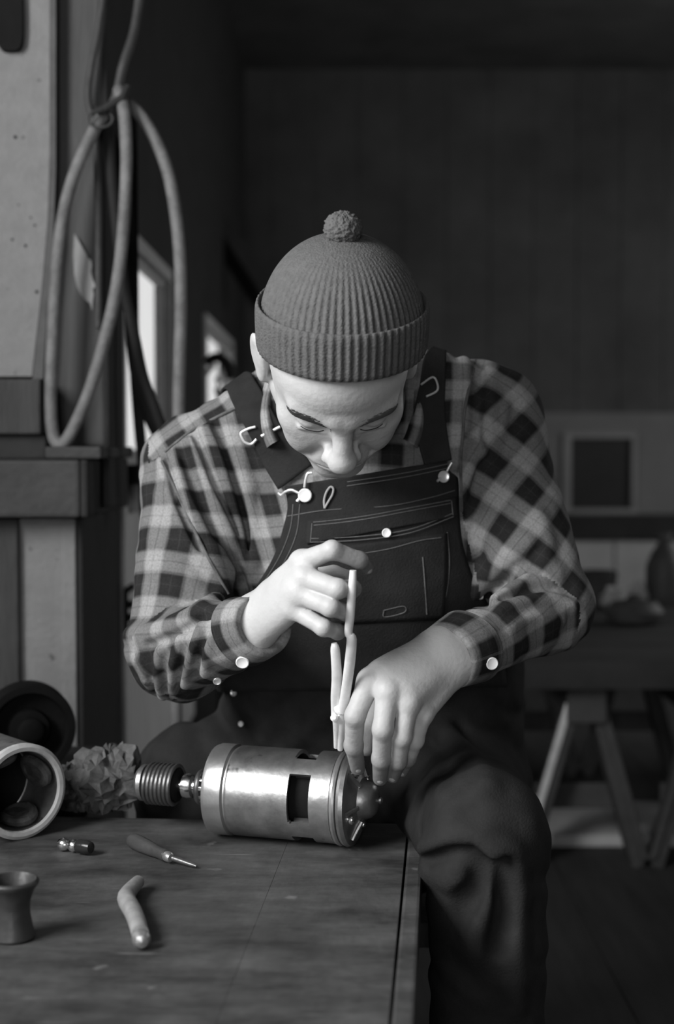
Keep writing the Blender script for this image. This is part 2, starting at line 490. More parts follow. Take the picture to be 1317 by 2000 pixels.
# upper timber post (lit front, dark flank)
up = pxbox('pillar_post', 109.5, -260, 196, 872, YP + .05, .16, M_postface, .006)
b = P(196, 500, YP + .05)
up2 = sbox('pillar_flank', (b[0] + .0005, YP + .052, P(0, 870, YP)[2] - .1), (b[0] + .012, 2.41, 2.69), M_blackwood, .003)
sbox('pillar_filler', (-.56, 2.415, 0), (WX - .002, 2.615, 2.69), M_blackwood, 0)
pxbox('trim_1', 88, 872, 197, 896, YP - .06, .34, M_beam, .004)
lb = pxbox('trim_2', -420, 898, 155, 1011, YP - .07, .47, M_beam, .006)
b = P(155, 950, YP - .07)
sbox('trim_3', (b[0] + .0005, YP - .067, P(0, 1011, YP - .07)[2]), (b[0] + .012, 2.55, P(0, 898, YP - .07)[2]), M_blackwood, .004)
lo_ = pxbox('wall_lower_plaster', 36, 1013, 124, 1620, YP, .4, M_plaster, .002)
pxbox('plaster_corner_strip', 125.5, 1013, 147, 1620, YP - .004, .4, M_plaster, .003, parent=lo_)
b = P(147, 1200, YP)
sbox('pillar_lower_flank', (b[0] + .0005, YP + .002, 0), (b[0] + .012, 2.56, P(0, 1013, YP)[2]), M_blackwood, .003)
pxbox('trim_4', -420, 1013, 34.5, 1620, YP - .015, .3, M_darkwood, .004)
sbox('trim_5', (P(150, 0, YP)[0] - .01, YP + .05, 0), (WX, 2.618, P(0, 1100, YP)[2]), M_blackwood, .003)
# wooden box shelf hanging under the plaster
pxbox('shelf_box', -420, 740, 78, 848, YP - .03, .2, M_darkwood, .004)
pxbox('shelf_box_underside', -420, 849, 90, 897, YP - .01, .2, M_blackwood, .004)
for n_ in ('shelf_box', 'shelf_box_underside'):
    bpy.data.objects[n_]['kind'] = 'structure'
bpy.data.objects['shelf_box'].name = 'trim_6'; bpy.data.objects['shelf_box_underside'].name = 'trim_7'

# far wall at the right: pale panel with a black hatch, rail and lower boarding
Y = YB - .03
def wallp(name, x0, y0, x1, y1, depth, mat, Yf=Y, parent=None, kind='structure', bev=.004):
    a = P(x0, y1, Yf - depth); b = P(x1, y0, Yf - depth)
    return sbox(name, (a[0], Yf - depth, a[2]), (b[0], Yf, b[2]), mat, bev, parent, kind)
pan = MB()
for (x0, y0, x1, y1) in ((760, 806, 1100, 1004), (1100, 806, 1500, 846), (1246, 846, 1500, 1004)):
    a = P(x0, y1, Y - .04); b = P(x1, y0, Y - .04); pan.add(*boxgeo((a[0], Y - .04, a[2]), (b[0], Y, b[2]), 0))
M_panel = gmat('grey_panel', .16, .8, var=.12, scale=4, bump=.08)
pan = pan.build('wall_panel', M_panel, base=(1, Y, .7)); set_props(pan, kind='structure')
M_panelf = gmat('grey_panel_frame', .24, .8, var=.1, scale=6, bump=.05)
hf = MB()
for (x0, y0, x1, y1) in ((1100, 846, 1117, 1004), (1117, 846, 1246, 856), (1117, 994, 1246, 1004), (1234, 856, 1246, 994)):
    a = P(x0, y1, Y - .06); b = P(x1, y0, Y - .06); hf.add(*boxgeo((a[0], Y - .06, a[2]), (b[0], Y - .001, b[2]), .003))
h = hf.build('window_3', M_panelf, base=(1.2, Y, .75)); set_props(h, kind='structure')
a = P(1117, 994, Y - .03); b = P(1234, 856, Y - .03)
MB().add(*boxgeo((a[0], Y - .03, a[2]), (b[0], Y - .02, b[2]), 0)).build('window_pane', gmat('dark_glass', .03, .25, var=.1, bump=0), h)
wallp('trim_8', 760, 1005, 1500, 1054, .07, M_blackwood)
low = wallp('wall_lower_boarding', 760, 1055, 1500, 1300, .03, gmat('pale_boarding', .42, .85, var=.15, scale=7, bump=.1))
low['kind'] = 'structure'; low.name = 'wall_back_boarding'
for k in range(4):
    x0 = 1010 + k * 95
    a = P(x0, 1300, Y - .034); b = P(x0 + 92, 1057, Y - .034)
    sbox('wall_board', (a[0], Y - .042, a[2]), (b[0], Y - .0302, b[2]), MATS['pale_boarding'], .003, parent=low)
# roof brace and pole lost in the dark
a = P(345, 318, 5.2); b = P(520, 590, 5.2)
o = MB().add(*tube([a, b], .05, 4)).build('trim_9', M_blackwood, base=tuple(b)); set_props(o, kind='structure')

# ------------------------------------------------------------------ the bench
ZT = .52
ed = PZ(825, 1690, ZT)[:2]; en = PZ(810, 1985, ZT)[:2]
bd = (ed - en) / np.linalg.norm(ed - en)            # direction of the boards, away from the camera
bn = np.array([bd[1], -bd[0]])                       # to the right
def bp(s, t, z):                                     # bench coords: s along boards (0 = far right corner), t to the right
    q = ed + bd * s + bn * t; return np.array([q[0], q[1], z])
ang = math.atan2(bd[1], bd[0]) - math.pi / 2
corner = bp(.165, 0, ZT)
bench = thing('workbench', (float(bp(-.3, -.4, 0)[0]), float(bp(-.3, -.4, 0)[1]), 0), 'low dark wooden workbench with worn plank top carrying the starter motor', 'workbench')
s0, s1 = -.98, .165
tj = [-.95, -.55, -.155, -.019, -.0005]
for k in range(len(tj) - 1):
    ga = .0011 if k == len(tj) - 2 else .00005
    a, b_ = tj[k] + ga, tj[k + 1] - (.0011 if k == len(tj) - 3 else .00005)
    m = MB(); th = .04
    zt = ZT - (0 if k < len(tj) - 2 else .0)
    v, f = boxgeo((a, s0, zt - th), (b_, s1, zt), .003 if k == len(tj) - 2 else .0005)
    v = np.array([bp(q[1], q[0], q[2]) for q in v])
    m.add(v, f); m.build('plank' if k < len(tj) - 2 else 'edge_batten', M_bench, bench, sharp=12)
for (t, s) in ((-.05, .12), (-.05, -.9), (-.9, .12), (-.9, -.9)):
    v, f = boxgeo((t - .035, s - .035, 0), (t + .035, s + .035, ZT - .0402), .004)
    MB().add(np.array([bp(q[1], q[0], q[2]) for q in v]), f).build('leg', M_darkwood, bench)
for lo, hi in (((-.86, .10, ZT - .14), (-.09, .13, ZT - .0405)), ((-.865, -.915, ZT - .14), (-.085, -.885, ZT - .0405)), ((-.065, -.86, ZT - .14), (-.035, .08, ZT - .0405)), ((-.915, -.86, ZT - .14), (-.885, .08, ZT - .0405))):
    v, f = boxgeo(lo, hi, .003)
    MB().add(np.array([bp(q[1], q[0], q[2]) for q in v]), f).build('apron', M_darkwood, bench)

# dark crate behind the bench, with a dark flywheel leaning on it
cr = thing('wooden_crate', (-.53, 1.92, 0), 'black wooden crate standing behind the bench by the plaster pillar', 'crate')
for k in range(4):
    z0 = .002 + k * .125
    for lo, hi in (((-.78, 1.74, z0), (-.33, 1.755, z0 + .118)), ((-.78, 2.085, z0), (-.33, 2.10, z0 + .118))):
        MB().add(*boxgeo(lo, hi, .003)).build('slat', M_blackwood, cr)
for x in (-.78, -.345):
    MB().add(*boxgeo((x, 1.756, .002), (x + .015, 2.084, .495), .003)).build('side_panel', M_blackwood, cr)
MB().add(*boxgeo((-.785, 1.735, .4955), (-.325, 2.105, .515), .003)).build('lid', M_blackwood, cr)
fwc = P(55, 1420, 1.93); R_ = fwc[2] - .5155
fw = thing('flywheel', (float(fwc[0]), 1.93, .5155), 'dark round flywheel standing upright on the black crate', 'flywheel')
ax = (.35, -1, 0)
MB().add(*lathe([(R_ * .82, -.02), (R_ * .97, -.022), (R_, -.015), (R_, .02), (R_ * .97, .026), (R_ * .82, .026), (R_ * .78, .01), (R_ * .45, .008), (R_ * .42, .022), (R_ * .2, .024), (R_ * .2, -.02), (R_ * .8, -.012), (R_ * .82, -.02)], fwc, ax, 64, False, False)).build('rim', M_dsteel if False else gmat('black_iron', .006, .7, 0, var=.3, spec=.1), fw)
MB().add(*lathe([(.012, -.03), (.018, -.028), (.018, .034), (.012, .037)], fwc, ax, 24)).build('hub', MATS['black_iron'], fw)

# ------------------------------------------------------------------ the starter motor on the bench
ma = math.radians(17)
AX = np.array([math.cos(ma), -math.sin(ma), 0.0])
MR = .0515
c0 = PZ(446, 1541, ZT + MR + .002)
mot = thing('starter_motor', (float(c0[0] + .07), float(c0[1] - .02), ZT), 'worn steel starter motor lying on the bench under the hands of the person', 'motor')
MF = np.stack([np.cross(V(0, 0, 1), AX) * -1, V(0, 0, 1), AX], 1)   # columns: toward camera, up, axis
MF[:, 0] = np.cross(MF[:, 1], MF[:, 2]) * 1.0
def mlathe(prof, n=72, cap0=True, cap1=True, t0=0.0, off=(0, 0)):
    o = c0 + AX * t0 + MF[:, 0] * off[0] + MF[:, 1] * off[1]
    return lathe(prof, o, AX, n, cap0, cap1, R=MF)
# drive end ring with a notch
MB().add(*mlathe([(.02, -.0165), (.044, -.0165), (.0505, -.014), (.0525, -.009), (.0525, .0095), (.0495, .0115), (.0495, .0135)], 72, True, False)).build('end_ring', M_brass, mot)
nt_ = c0 + MF[:, 0] * math.cos(math.radians(48)) * .0525 + MF[:, 1] * math.sin(math.radians(48)) * .0525
MB().add(*boxgeo((-.004, -.0022, -.013), (.001, .0022, .011), .001, R=MF @ rotz(math.radians(48)), c=nt_)).build('notch', M_black, mot)
# cylindrical housing with brush windows
L = .138
def housing():
    nth, nax = 144, 60
    ts = np.linspace(.0135, L, nax)
    slots = [(-8, 33), (82, 33), (172, 33), (262, 33)]
    ta, tb = .090, .115
    def cut(i, k):
        t = (ts[i] + ts[i + 1]) / 2; a = (k + .5) * 360 / nth
        if not (ta < t < tb): return False
        for c_, h_ in slots:
            d = abs((a - c_ + 180) % 360 - 180)
            if d < h_:
                # round the slot corners
                ex = max(0, abs(t - (ta + tb) / 2) - ((tb - ta) / 2 - .005)); ey = max(0, (d - h_) * math.pi / 180 * MR + .005)
                if math.hypot(ex, ey) < .0055: return True
        return False
    v = []; f = []
    for rr in (MR, MR - .0045):
        for t in ts:
            for k in range(nth):
                a = 2 * math.pi * k / nth
                r = rr - (.0012 if (t < .0155 and rr == MR) else 0)
                v.append(c0 + AX * t + MF[:, 0] * r * math.cos(a) + MF[:, 1] * r * math.sin(a))
    N = nth * nax
    C = np.array([[cut(i, k) for k in range(nth)] for i in range(nax - 1)])
    for i in range(nax - 1):
        for k in range(nth):
            k2 = (k + 1) % nth
            A, B, Cc, D = i * nth + k, i * nth + k2, (i + 1) * nth + k2, (i + 1) * nth + k
            if not C[i, k]:
                f.append((A, B, Cc, D)); f.append((A + N, D + N, Cc + N, B + N))
            else:
                if i > 0 and not C[i - 1, k]: f.append((A, B, B + N, A + N))
                if i < nax - 2 and not C[i + 1, k]: f.append((D, D + N, Cc + N, Cc))
                if not C[i, (k - 1) % nth]: f.append((A, A + N, D + N, D))
                if not C[i, k2]: f.append((B, Cc, Cc + N, B + N))
    return v, f
MB().add(*housing()).build('housing', M_steel, mot, sharp=30)
MB().add(*mlathe([(.037, .015), (.037, .134)], 40)).build('armature', M_black, mot)
for k in range(4):
    a = math.radians(-8 + 45 + 90 * k)
    MB().add(*boxgeo((-.004, -.007, .093), (.004, .007, .112), .001, R=MF @ rotz(a), c=c0 + AX * .1025 + MF[:, 0] * math.cos(a) * .0415 + MF[:, 1] * math.sin(a) * .0415)).build('brush_holder', M_dsteel, mot)
# rim, groove and end bell
MB().add(*mlathe([(.049, L + .0002), (.0525, L + .001), (.0535, L + .004), (.0525, L + .0065), (.0495, L + .007)], 96, True, True)).build('rim_band', M_brass, mot)
bell = MB().add(*mlathe([(.0495, L + .0075), (.0525, L + .0085), (.054, L + .012), (.0525, L + .0165), (.048, L + .018), (.0465, L + .0165), (.040, L + .0185), (.030, L + .022), (.024, L + .025), (.0225, L + .029), (.020, L + .036), (.0155, L + .041), (.008, L + .0435), (.001, L + .044)], 96, True, True)).build('end_bell', M_steel, mot)
for k in range(4):
    a = math.radians(25 + 90 * k)
    MB().add(*mlathe([(.0055, .0), (.0062, .003), (.0055, .006), (.003, .0075), (.0005, .008)], 14, True, True, L + .0178, (.036 * math.cos(a), .036 * math.sin(a)))).build('bolt', M_chrome, bell)
for k in range(6):
    a = math.radians(60 * k + 10)
    MB().add(*tube([c0 + AX * (L + .0205) + (MF[:, 0] * math.cos(a) + MF[:, 1] * math.sin(a)) * r + AX * dt for r, dt in ((.046, -.003), (.036, .001), (.025, .006))], .0026, 8)).build('rib', M_steel, bell)
MB().add(*mlathe([(.004, .0), (.0045, .004), (.002, .006)], 12, True, True, L + .0435)).build('oil_cup', M_dsteel, bell)
# through-bolt foot under the housing
MB().add(*boxgeo((-.006, -.004, .08), (.006, .003, .110), .0015, R=MF @ rotz(math.radians(-62)), c=c0 + AX * .106 + MF[:, 0] * math.cos(math.radians(-62)) * .0528 + MF[:, 1] * math.sin(math.radians(-62)) * .0528)).build('name_plate', M_brass, mot)
# drive: shaft, pinion, collar, spring
MB().add(*mlathe([(.0075, -.095), (.0075, -.017)], 24)).build('shaft', M_chrome, mot)
g = MB()
nt2 = 11
for k in range(nt2):
    a = 2 * math.pi * k / nt2 + .15
    cc = c0 - AX * .0235 + (MF[:, 0] * math.cos(a) + MF[:, 1] * math.sin(a)) * .0165
    tt = MB().add(*boxgeo((-.0035, -.0021, -.0065), (.0035, .0021, .0065), .0008, R=MF @ rotz(a), c=cc)); tt.build('pinion_tooth', M_chrome, mot)
MB().add(*mlathe([(.0135, -.0298), (.0135, -.017)], 32)).build('pinion', M_dsteel, mot)
MB().add(*mlathe([(.010, -.0365), (.0195, -.0362), (.021, -.034), (.021, -.032), (.0195, -.0302), (.010, -.0300)], 40)).build('collar', M_dsteel, mot)
MB().add(*mlathe([(.009, -.0575), (.0135, -.0555), (.0145, -.050), (.0135, -.0445), (.0095, -.0425), (.0095, -.0365)], 32)).build('sleeve_nut', M_chrome, mot)
sp_ = []
for k in range(7 * 24 + 1):
    t = k / 24; a = 2 * math.pi * t
    sp_.append(c0 - AX * (.0645 + .0052 * t) + (MF[:, 0] * math.cos(a) + MF[:, 1] * math.sin(a)) * .0225)
MB().add(*tube(sp_, .0027, 8)).build('drive_spring', M_dsteel, mot)
MB().add(*mlathe([(.0195, -.101), (.0195, -.063)], 32)).build('spring_core', M_black, mot)
MB().add(*mlathe([(.008, -.115), (.017, -.1135), (.0215, -.109), (.0215, -.104), (.015, -.1012)], 32)).build('spring_anchor', M_steel, mot)
for t in (-.0625, -.106):
    a = math.radians(-14)
    d = MF[:, 0] * math.cos(a) + MF[:, 1] * math.sin(a)
    MB().add(*lathe([(.004, -.005), (.004, 0), (.0068, .0005), (.0072, .003), (.0055, .0055), (.002, .007)], c0 + AX * t + d * .0255, d, 16)).build('spring_bolt', M_brass, mot)

# ------------------------------------------------------------------ other things on the bench
# open motor frame at the left
fn = np.array([math.sin(math.radians(41)), -math.cos(math.radians(41)), 0.0])
fr = .0545
fc = PZ(44, 1546, ZT + fr + .001)
M_coil = gmat('charred_coil', .05, .7, var=.5, scale=60, bump=.3)
frm = thing('motor_frame', (float(fc[0] - .03), float(fc[1] + .05), ZT), 'open steel motor frame with pale round rim lying beside the crumpled rag', 'motor frame')
MB().add(*lathe([(fr - .008, .0), (fr - .007, .002), (fr - .002, .002), (fr, -.001), (fr, -.12), (fr - .008, -.12), (fr - .008, 0)], fc, fn, 80, False, False)).build('shell', M_steel, frm)
MB().add(*lathe([(fr - .0085, -.002), (fr - .0075, .0028), (fr - .003, .0034), (fr + .0008, .001), (fr + .0006, -.006)], fc, fn, 80, False, False)).build('rim', gmat('pale_cast_rim', .5, .5, .2, var=.12, scale=40, bump=.1), frm)
MB().add(*lathe([(fr - .0085, -.075), (.001, -.07)], fc, fn, 48, False, True)).build('end_wall', M_black, frm)
FF = frame(fn)
for k in range(4):
    a = math.radians(20 + 90 * k)
    pts = []
    for j in range(13):
        t = 2 * math.pi * j / 12
        aa = a + .42 * math.cos(t) * .9; zz = -.035 + .024 * math.sin(t)
        pts.append(fc + FF @ np.array([math.cos(aa) * (fr - .015), math.sin(aa) * (fr - .015), zz]))
    MB().add(*tube(catmull(pts, 3), .0062, 8)).build('field_coil', M_coil, frm)
    MB().add(*boxgeo((-.005, -.012, -.02), (.005, .012, .02), .003, R=FF @ rotz(a), c=fc + FF @ np.array([math.cos(a) * (fr - .015), math.sin(a) * (fr - .015), -.035]))).build('pole_shoe', M_coil, frm)

# crumpled rag: a sheet pinched into folds
def crumple(center, size, seed, n=17):
    """a wad of stiff cloth: creased facets on a lumpy ball"""
    r_ = random.Random(seed)
    v = []; f = []
    off = Vector((seed * 7.3, seed * 3.1, seed * 1.7))
    m_ = 2 * n
    for i in range(n + 1):
        for j in range(m_):
            pole = i in (0, n)
            th = math.pi * min(max(i + (0 if pole else r_.uniform(-.42, .42)), 0), n) / n; ph = math.pi * (j + (0 if pole else r_.uniform(-.45, .45))) / n
            d = Vector((math.sin(th) * math.cos(ph), math.sin(th) * math.sin(ph), math.cos(th)))
            rid = 1 - abs(mnoise.noise(d * 1.9 + off)) * 3.0
            r = .80 + .30 * mnoise.noise(d * 1.4 + off * 2) + .16 * max(-.9, rid) + (0 if pole else r_.uniform(-.11, .13))
            v.append((center[0] + d.x * r * size[0], center[1] + d.y * r * size[1], center[2] + d.z * r * size[2]))
    for i in range(n):
        for j in range(m_):
            a, b, c, e = i * m_ + j, (i + 1) * m_ + j, (i + 1) * m_ + (j + 1) % m_, i * m_ + (j + 1) % m_
            if r_.random() < .5: f += [(a, b, c), (a, c, e)]
            else: f += [(a, b, e), (b, c, e)]
    return v, f
rg = PZ(205, 1604, ZT)
v, f = crumple((rg[0], rg[1] + .035, ZT + .042), (.048, .04, .046), 3)
v = [(a, b_, max(c_, ZT + .0008)) for a, b_, c_ in v]
v2, f2 = crumple((rg[0] - .045, rg[1] + .05, ZT + .030), (.034, .03, .034), 8)
v2 = [(a, b_, max(c_, ZT + .0008)) for a, b_, c_ in v2]
o = MB().add(v, f).add(v2, f2).build('crumpled_rag', M_rag, base=(rg[0], rg[1] + .03, ZT), sharp=24)
set_props(o, 'crumpled dark oily rag heaped on the bench beside the motor drive', 'rag')

# screwdriver
a = PZ(256, 1640, ZT + .009); b_ = PZ(326, 1672, ZT + .008); c_ = PZ(384, 1692, ZT + .0035)
sd = thing('screwdriver', (float(b_[0]), float(b_[1]), ZT), 'short screwdriver with dark wooden handle and pale ferrule lying on the bench', 'screwdriver')
d = b_ - a; Lh = np.linalg.norm(d); d /= Lh
MB().add(*lathe([(.003, 0), (.0072, .002), (.0088, .008), (.0088, .022), (.0075, Lh * .6), (.0062, Lh * .8), (.0066, Lh - .002), (.005, Lh)], a, d, 24)).build('handle', M_handle, sd)
MB().add(*lathe([(.0055, -.001), (.0058, .001), (.0056, .006), (.004, .009)], b_, d, 20)).build('ferrule', M_brass, sd)
e = c_ - b_; e /= np.linalg.norm(e)
MB().add(*tube([b_ + e * .006, b_ + (c_ - b_) * .5, b_ + (c_ - b_) * .8, c_], [.0034, .0030, .0026, .0012], 10)).build('blade', M_dsteel, sd)
# bent lever
zb = ZT + .0092
q = [PZ(270, 1722, zb), PZ(252, 1742, zb), PZ(247, 1756, zb), PZ(262, 1785, zb), PZ(272, 1815, zb), PZ(280, 1852, zb)]
lv = thing('bent_lever', (float(q[3][0]), float(q[3][1]), ZT), 'small bent steel lever with pale ball end lying alone on the bench', 'tool')
pts = catmull(q, 8)
MB().add(*tube(pts[:-6], [.0066, .0082, .0090, .0086, .0082], 14)).build('arm', gmat('dull_steel', .32, .5, .3, var=.25, scale=60, bump=.1), lv)
MB().add(*lathe([(.004, -.006), (.0072, -.004), (.0078, 0), (.0072, .004), (.005, .006)], pts[-14], pts[-10] - pts[-16], 18)).build('collar', M_brass, lv)
dd = pts[-1] - pts[-6]; dd /= np.linalg.norm(dd)
MB().add(*lathe([(.004, -.010), (.0068, -.007), (.0085, 0), (.0080, .005), (.0055, .009), (.001, .0105)], pts[-5], dd, 20)).build('ball_end', M_brass, lv)
MB().add(*lathe([(.002, -.005), (.005, -.004), (.006, 0), (.005, .004), (.002, .005)], pts[0], pts[0] - pts[4], 16)).build('tip', M_brass, lv)
# flared iron cup at the lower left
cp = PZ(16, 1848, ZT)
s = (FPX / cp[1])
cu = thing('flared_cup', (float(cp[0]), float(cp[1] + .02), ZT), 'dark flared iron cup standing at the front of the bench', 'cup')
cb = V(cp[0], cp[1] + .02, ZT)
k_ = .84
MB().add(*lathe([(r * k_, t * k_) for r, t in [(.022, .0005), (.0235, .003), (.0215, .012), (.0185, .028), (.019, .042), (.0235, .055), (.0275, .060), (.0275, .0645), (.0255, .066), (.021, .056), (.0165, .042), (.016, .012), (.001, .010)]], cb, (0, 0, 1), 48, True, True)).build('bowl', gmat('dull_iron', .055, .45, .4, var=.2, scale=40), cu)
MB().add(*lathe([(r * k_, t * k_) for r, t in [(.0274, .0602), (.0285, .0618), (.0285, .0635), (.0274, .0648)]], cb, (0, 0, 1), 48, False, False)).build('rim', MATS['dull_iron'], cu)
# polished bolt with dark knob
kb = PZ(132, 1650, ZT + .008)
kt = thing('polished_bolt', (float(kb[0]), float(kb[1]), ZT), 'small polished bolt with dark knob lying below the open motor frame', 'bolt')
d = V(.85, -.5, 0.05); d /= np.linalg.norm(d)
MB().add(*lathe([(.003, -.012), (.0062, -.0105), (.0075, -.006), (.0062, -.001), (.0045, .001), (.0045, .004), (.0065, .006), (.007, .010), (.005, .0135), (.001, .0145)], kb, d, 24)).build('head', M_chrome, kt)
MB().add(*lathe([(.004, .0145), (.0075, .016), (.0078, .028), (.006, .034), (.001, .036)], kb, d, 24)).build('knob', gmat('black_bakelite', .02, .25, var=.1), kt)

# ------------------------------------------------------------------ hoses on the post
hk = P(215, 235, YP + .049)
YH = YP - .015
hook = thing('hose_hook', (float(hk[0]), float(hk[1]), float(hk[2])), 'dark iron ring hook on the timber post carrying the hoses', 'hook')
pts = [P(196 + 24 * math.cos(t), 232 + 17 * math.sin(t), YH - .0) for t in np.linspace(-.6, 2 * math.pi - .6, 40)]
MB().add(*tube(pts, .0022, 8)).build('ring', M_rubberd, hook)
MB().add(*tube([P(190, 215, YP + .052), P(192, 216, YH), P(205, 212, YH - .01), P(240, 190, YH - .012), P(250, 170, YH)], .006, 8)).build('peg', M_blackwood, hook)
def hose(name, pts, r, mat, label, base=None):
    c = catmull(pts, 14)
    v, f = tube(c, r, 14)
    o = MB().add(v, f).build(name, mat, base=tuple(c[len(c) // 2]), sharp=80)
    set_props(o, label, 'hose', 'hoses hanging on the post')
    return o
hose('rubber_hose', [P(232, 176, YH + .02), P(242, 215, YH - .01), P(247, 300, YH - .02), P(244, 400, YH - .02), P(236, 500, YH - .02), P(222, 590, YH - .02), P(200, 680, YH - .02), P(172, 770, YH - .02), P(140, 842, YH - .02), P(122, 866, YH - .012), P(106, 856, YH - .006), P(99, 800, YH), P(101, 700, YH + .0), P(108, 560, YH + .0), P(122, 430, YH + .0), P(145, 340, YH + .01), P(180, 262, YH + .015), P(200, 225, YH + .03)], .0098, M_rubber, 'pale worn rubber hose looped low on the timber post')
hose('rubber_hose', [P(240, 196, YH + .04), P(266, 216, YH + .02), P(298, 262, YH + .02), P(326, 330, YH + .02), P(342, 410, YH + .02), P(351, 500, YH + .02), P(353, 600, YH + .02), P(351, 700, YH + .02), P(349, 800, YH + .02), P(350, 1000, YH + .03), P(345, 1250, YH + .03), P(345, 1500, YH + .03), P(345, 1750, YH + .03), V(P(345, 1750, YH + .03)[0], YH + .03, .011)], .0098, M_rubber, 'grey rubber hose bulging out from the post and hanging behind the shoulder')
hose('rubber_hose', [P(213, 240, YP + .036), P(217, 330, YP + .036), P(226, 430, YP + .03), P(242, 560, YP + .03), P(264, 660, YP + .04), P(280, 735, YP + .05), P(304, 800, YP + .06), P(326, 870, YP + .08), P(340, 980, YP + .1)], .0085, M_rope, 'thin black hose hanging straight down past the window')
hose('rubber_hose', [P(206, -40, YP + .036), P(192, 60, YP + .034), P(180, 120, YP + .03), P(172, 190, YP + .03), P(184, 250, YP + .036), P(190, 330, YP + .038), P(192, 430, YP + .040), P(192, 640, YP + .040)], .006, M_rubberd, 'thin dark cable hanging down the face of the post')
hose('rubber_hose', [P(276, -30, YP + .05), P(262, 60, YP + .03), P(240, 130, YP + .01), P(226, 190, YP + .02), P(200, 236, YP + .034)], .0075, M_rubberd, 'dark hose coming down from the ceiling to the hook')
# flat black belt crossing in front of the window
bl = [P(232, 232, 2.27), P(240, 330, 2.30), P(248, 450, 2.33), P(254, 560, 2.34), P(258, 640, 2.34), P(268, 730, 2.34), P(292, 810, 2.36), P(318, 870, 2.38), P(335, 960, 2.4)]
c = catmull(bl, 8); v, f = tube(c, .012, 8, flat=.25, up=(0, 1, 0))
o = MB().add(v, f).build('drive_belt', M_rope, base=tuple(c[0])); set_props(o, 'flat black belt hanging crossed in front of the window', 'belt')
bl = [P(256, 200, 2.44), P(258, 330, 2.46), P(259, 450, 2.47), P(260, 560, 2.47), P(261, 660, 2.47), P(265, 740, 2.47), P(272, 830, 2.47), P(280, 920, 2.47), P(284, 1010, 2.47)]
c = catmull(bl, 8); v, f = tube(c, .010, 8, flat=.25, up=(0, 1, 0))
o = MB().add(v, f).build('drive_belt', M_rope, base=tuple(c[0])); set_props(o, 'straight black belt hanging down behind the crossed belt', 'belt')
# torn paper scrap pinned on the post
pp = [(145, 456), (152, 468), (163, 485), (170, 498), (172, 504), (178, 508), (180, 518), (178, 530), (181, 545), (187, 560), (181, 564), (183, 575), (181, 590), (180, 607), (176, 592), (166, 586), (158, 575), (150, 560), (145, 535), (143, 500)]
Yq = YP + .0485
fr_ = [P(x, y, Yq - .004 - .006 * abs(x - 162) / 20) for x, y in pp]
o = MB().add(*prism(fr_, (0, .0008, 0))).build('paper_scrap', M_paper, base=tuple(fr_[0]), smooth=False)
set_props(o, 'torn leaf-shaped paper scrap stuck on the timber post', 'paper')
# small vice-like tap standing at the far window
tp = thing('bench_tap', (float(P(432, 740, 3.6)[0]), 3.6, float(P(432, 760, 3.6)[2])), 'dark iron tap with bright spindle standing before the far window', 'tap')
MB().add(*tube(catmull([P(404, 712, 3.6), P(416, 700, 3.6), P(432, 700, 3.6), P(447, 716, 3.6), P(452, 740, 3.6)], 6), .014, 10)).build('body', M_blackwood, tp)
MB().add(*lathe([(.010, 0), (.012, .004), (.012, .014), (.007, .018), (.007, .03), (.011, .034), (.009, .045)], P(428, 770, 3.58), (0, 0, 1), 16)).build('spindle', M_chrome, tp)
MB().add(*boxgeo((-.02, -.006, -.006), (.02, .006, .006), .002, R=roty(math.radians(-50)), c=P(410, 722, 3.57))).build('lever', M_steel, tp)
MB().add(*tube([P(432, 770, 3.6), P(432, 1300, 3.6), PZ(432, 1300, 0) * 0 + V(P(432, 1300, 3.6)[0], 3.6, 0.0)], .012, 10)).build('stand_pipe', M_blackwood, tp)
tp.location = (float(P(432, 740, 3.6)[0]), 3.6, 0); 
for ch in tp.children:
    ch.location.z += tp['_org'][2]
tp['_org'] = list(tp.location)

# ------------------------------------------------------------------ trestle table with clutter at the right
ZH = .495
def beam2(a, b, w, h, mat, name, parent, up=(0, 0, 1)):
    a = np.array(a, float); b = np.array(b, float); z = (b - a); L_ = np.linalg.norm(z); z /= L_
    x = np.cross(np.array(up, float), z); x /= np.linalg.norm(x); y = np.cross(z, x)
    v, f = boxgeo((-w / 2, -h / 2, 0), (w / 2, h / 2, L_), .004, R=np.stack([x, y, z], 1), c=(a + b) / 2)
    return MB().add(v, f).build(name, mat, parent, sharp=12)
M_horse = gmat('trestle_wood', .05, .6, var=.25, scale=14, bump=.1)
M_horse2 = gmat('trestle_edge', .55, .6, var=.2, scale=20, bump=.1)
def sawhorse(x, y0, y1, label, edge):
    h = thing('sawhorse', (x, (y0 + y1) / 2, 0), label, 'sawhorse', 'sawhorses under the plank table')
    zt = .43
    beam2((x, y0 - .06, zt - .045), (x, y1 + .06, zt - .045), .09, .085, M_horse, 'beam', h)
    for yy in (y0, y1):
        for s in (-1, 1):
            l = beam2((x + s * .022, yy, zt - .04), (x + s * .128, yy, .0), .028, .075, M_horse, 'leg', h, up=(0, 1, 0))
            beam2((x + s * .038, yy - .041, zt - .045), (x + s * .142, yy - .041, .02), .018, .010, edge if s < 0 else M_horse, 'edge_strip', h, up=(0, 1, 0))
        beam2((x - .105, yy + .048, .15), (x + .105, yy + .048, .15), .02, .06, M_horse, 'brace', h)
    return h
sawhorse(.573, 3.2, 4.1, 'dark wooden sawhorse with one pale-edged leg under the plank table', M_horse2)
sawhorse(.872, 3.2, 4.1, 'second dark wooden sawhorse under the right end of the plank table', M_horse)
tb = thing('plank_table', (.95, 3.7, .43), 'long dark plank top resting on the two sawhorses', 'table')
for k in range(6):
    y0 = 3.08 + k * .215
    MB().add(*boxgeo((.42, y0, .431), (2.3, y0 + .211, ZH), .004)).build('plank', M_blackwood, tb)
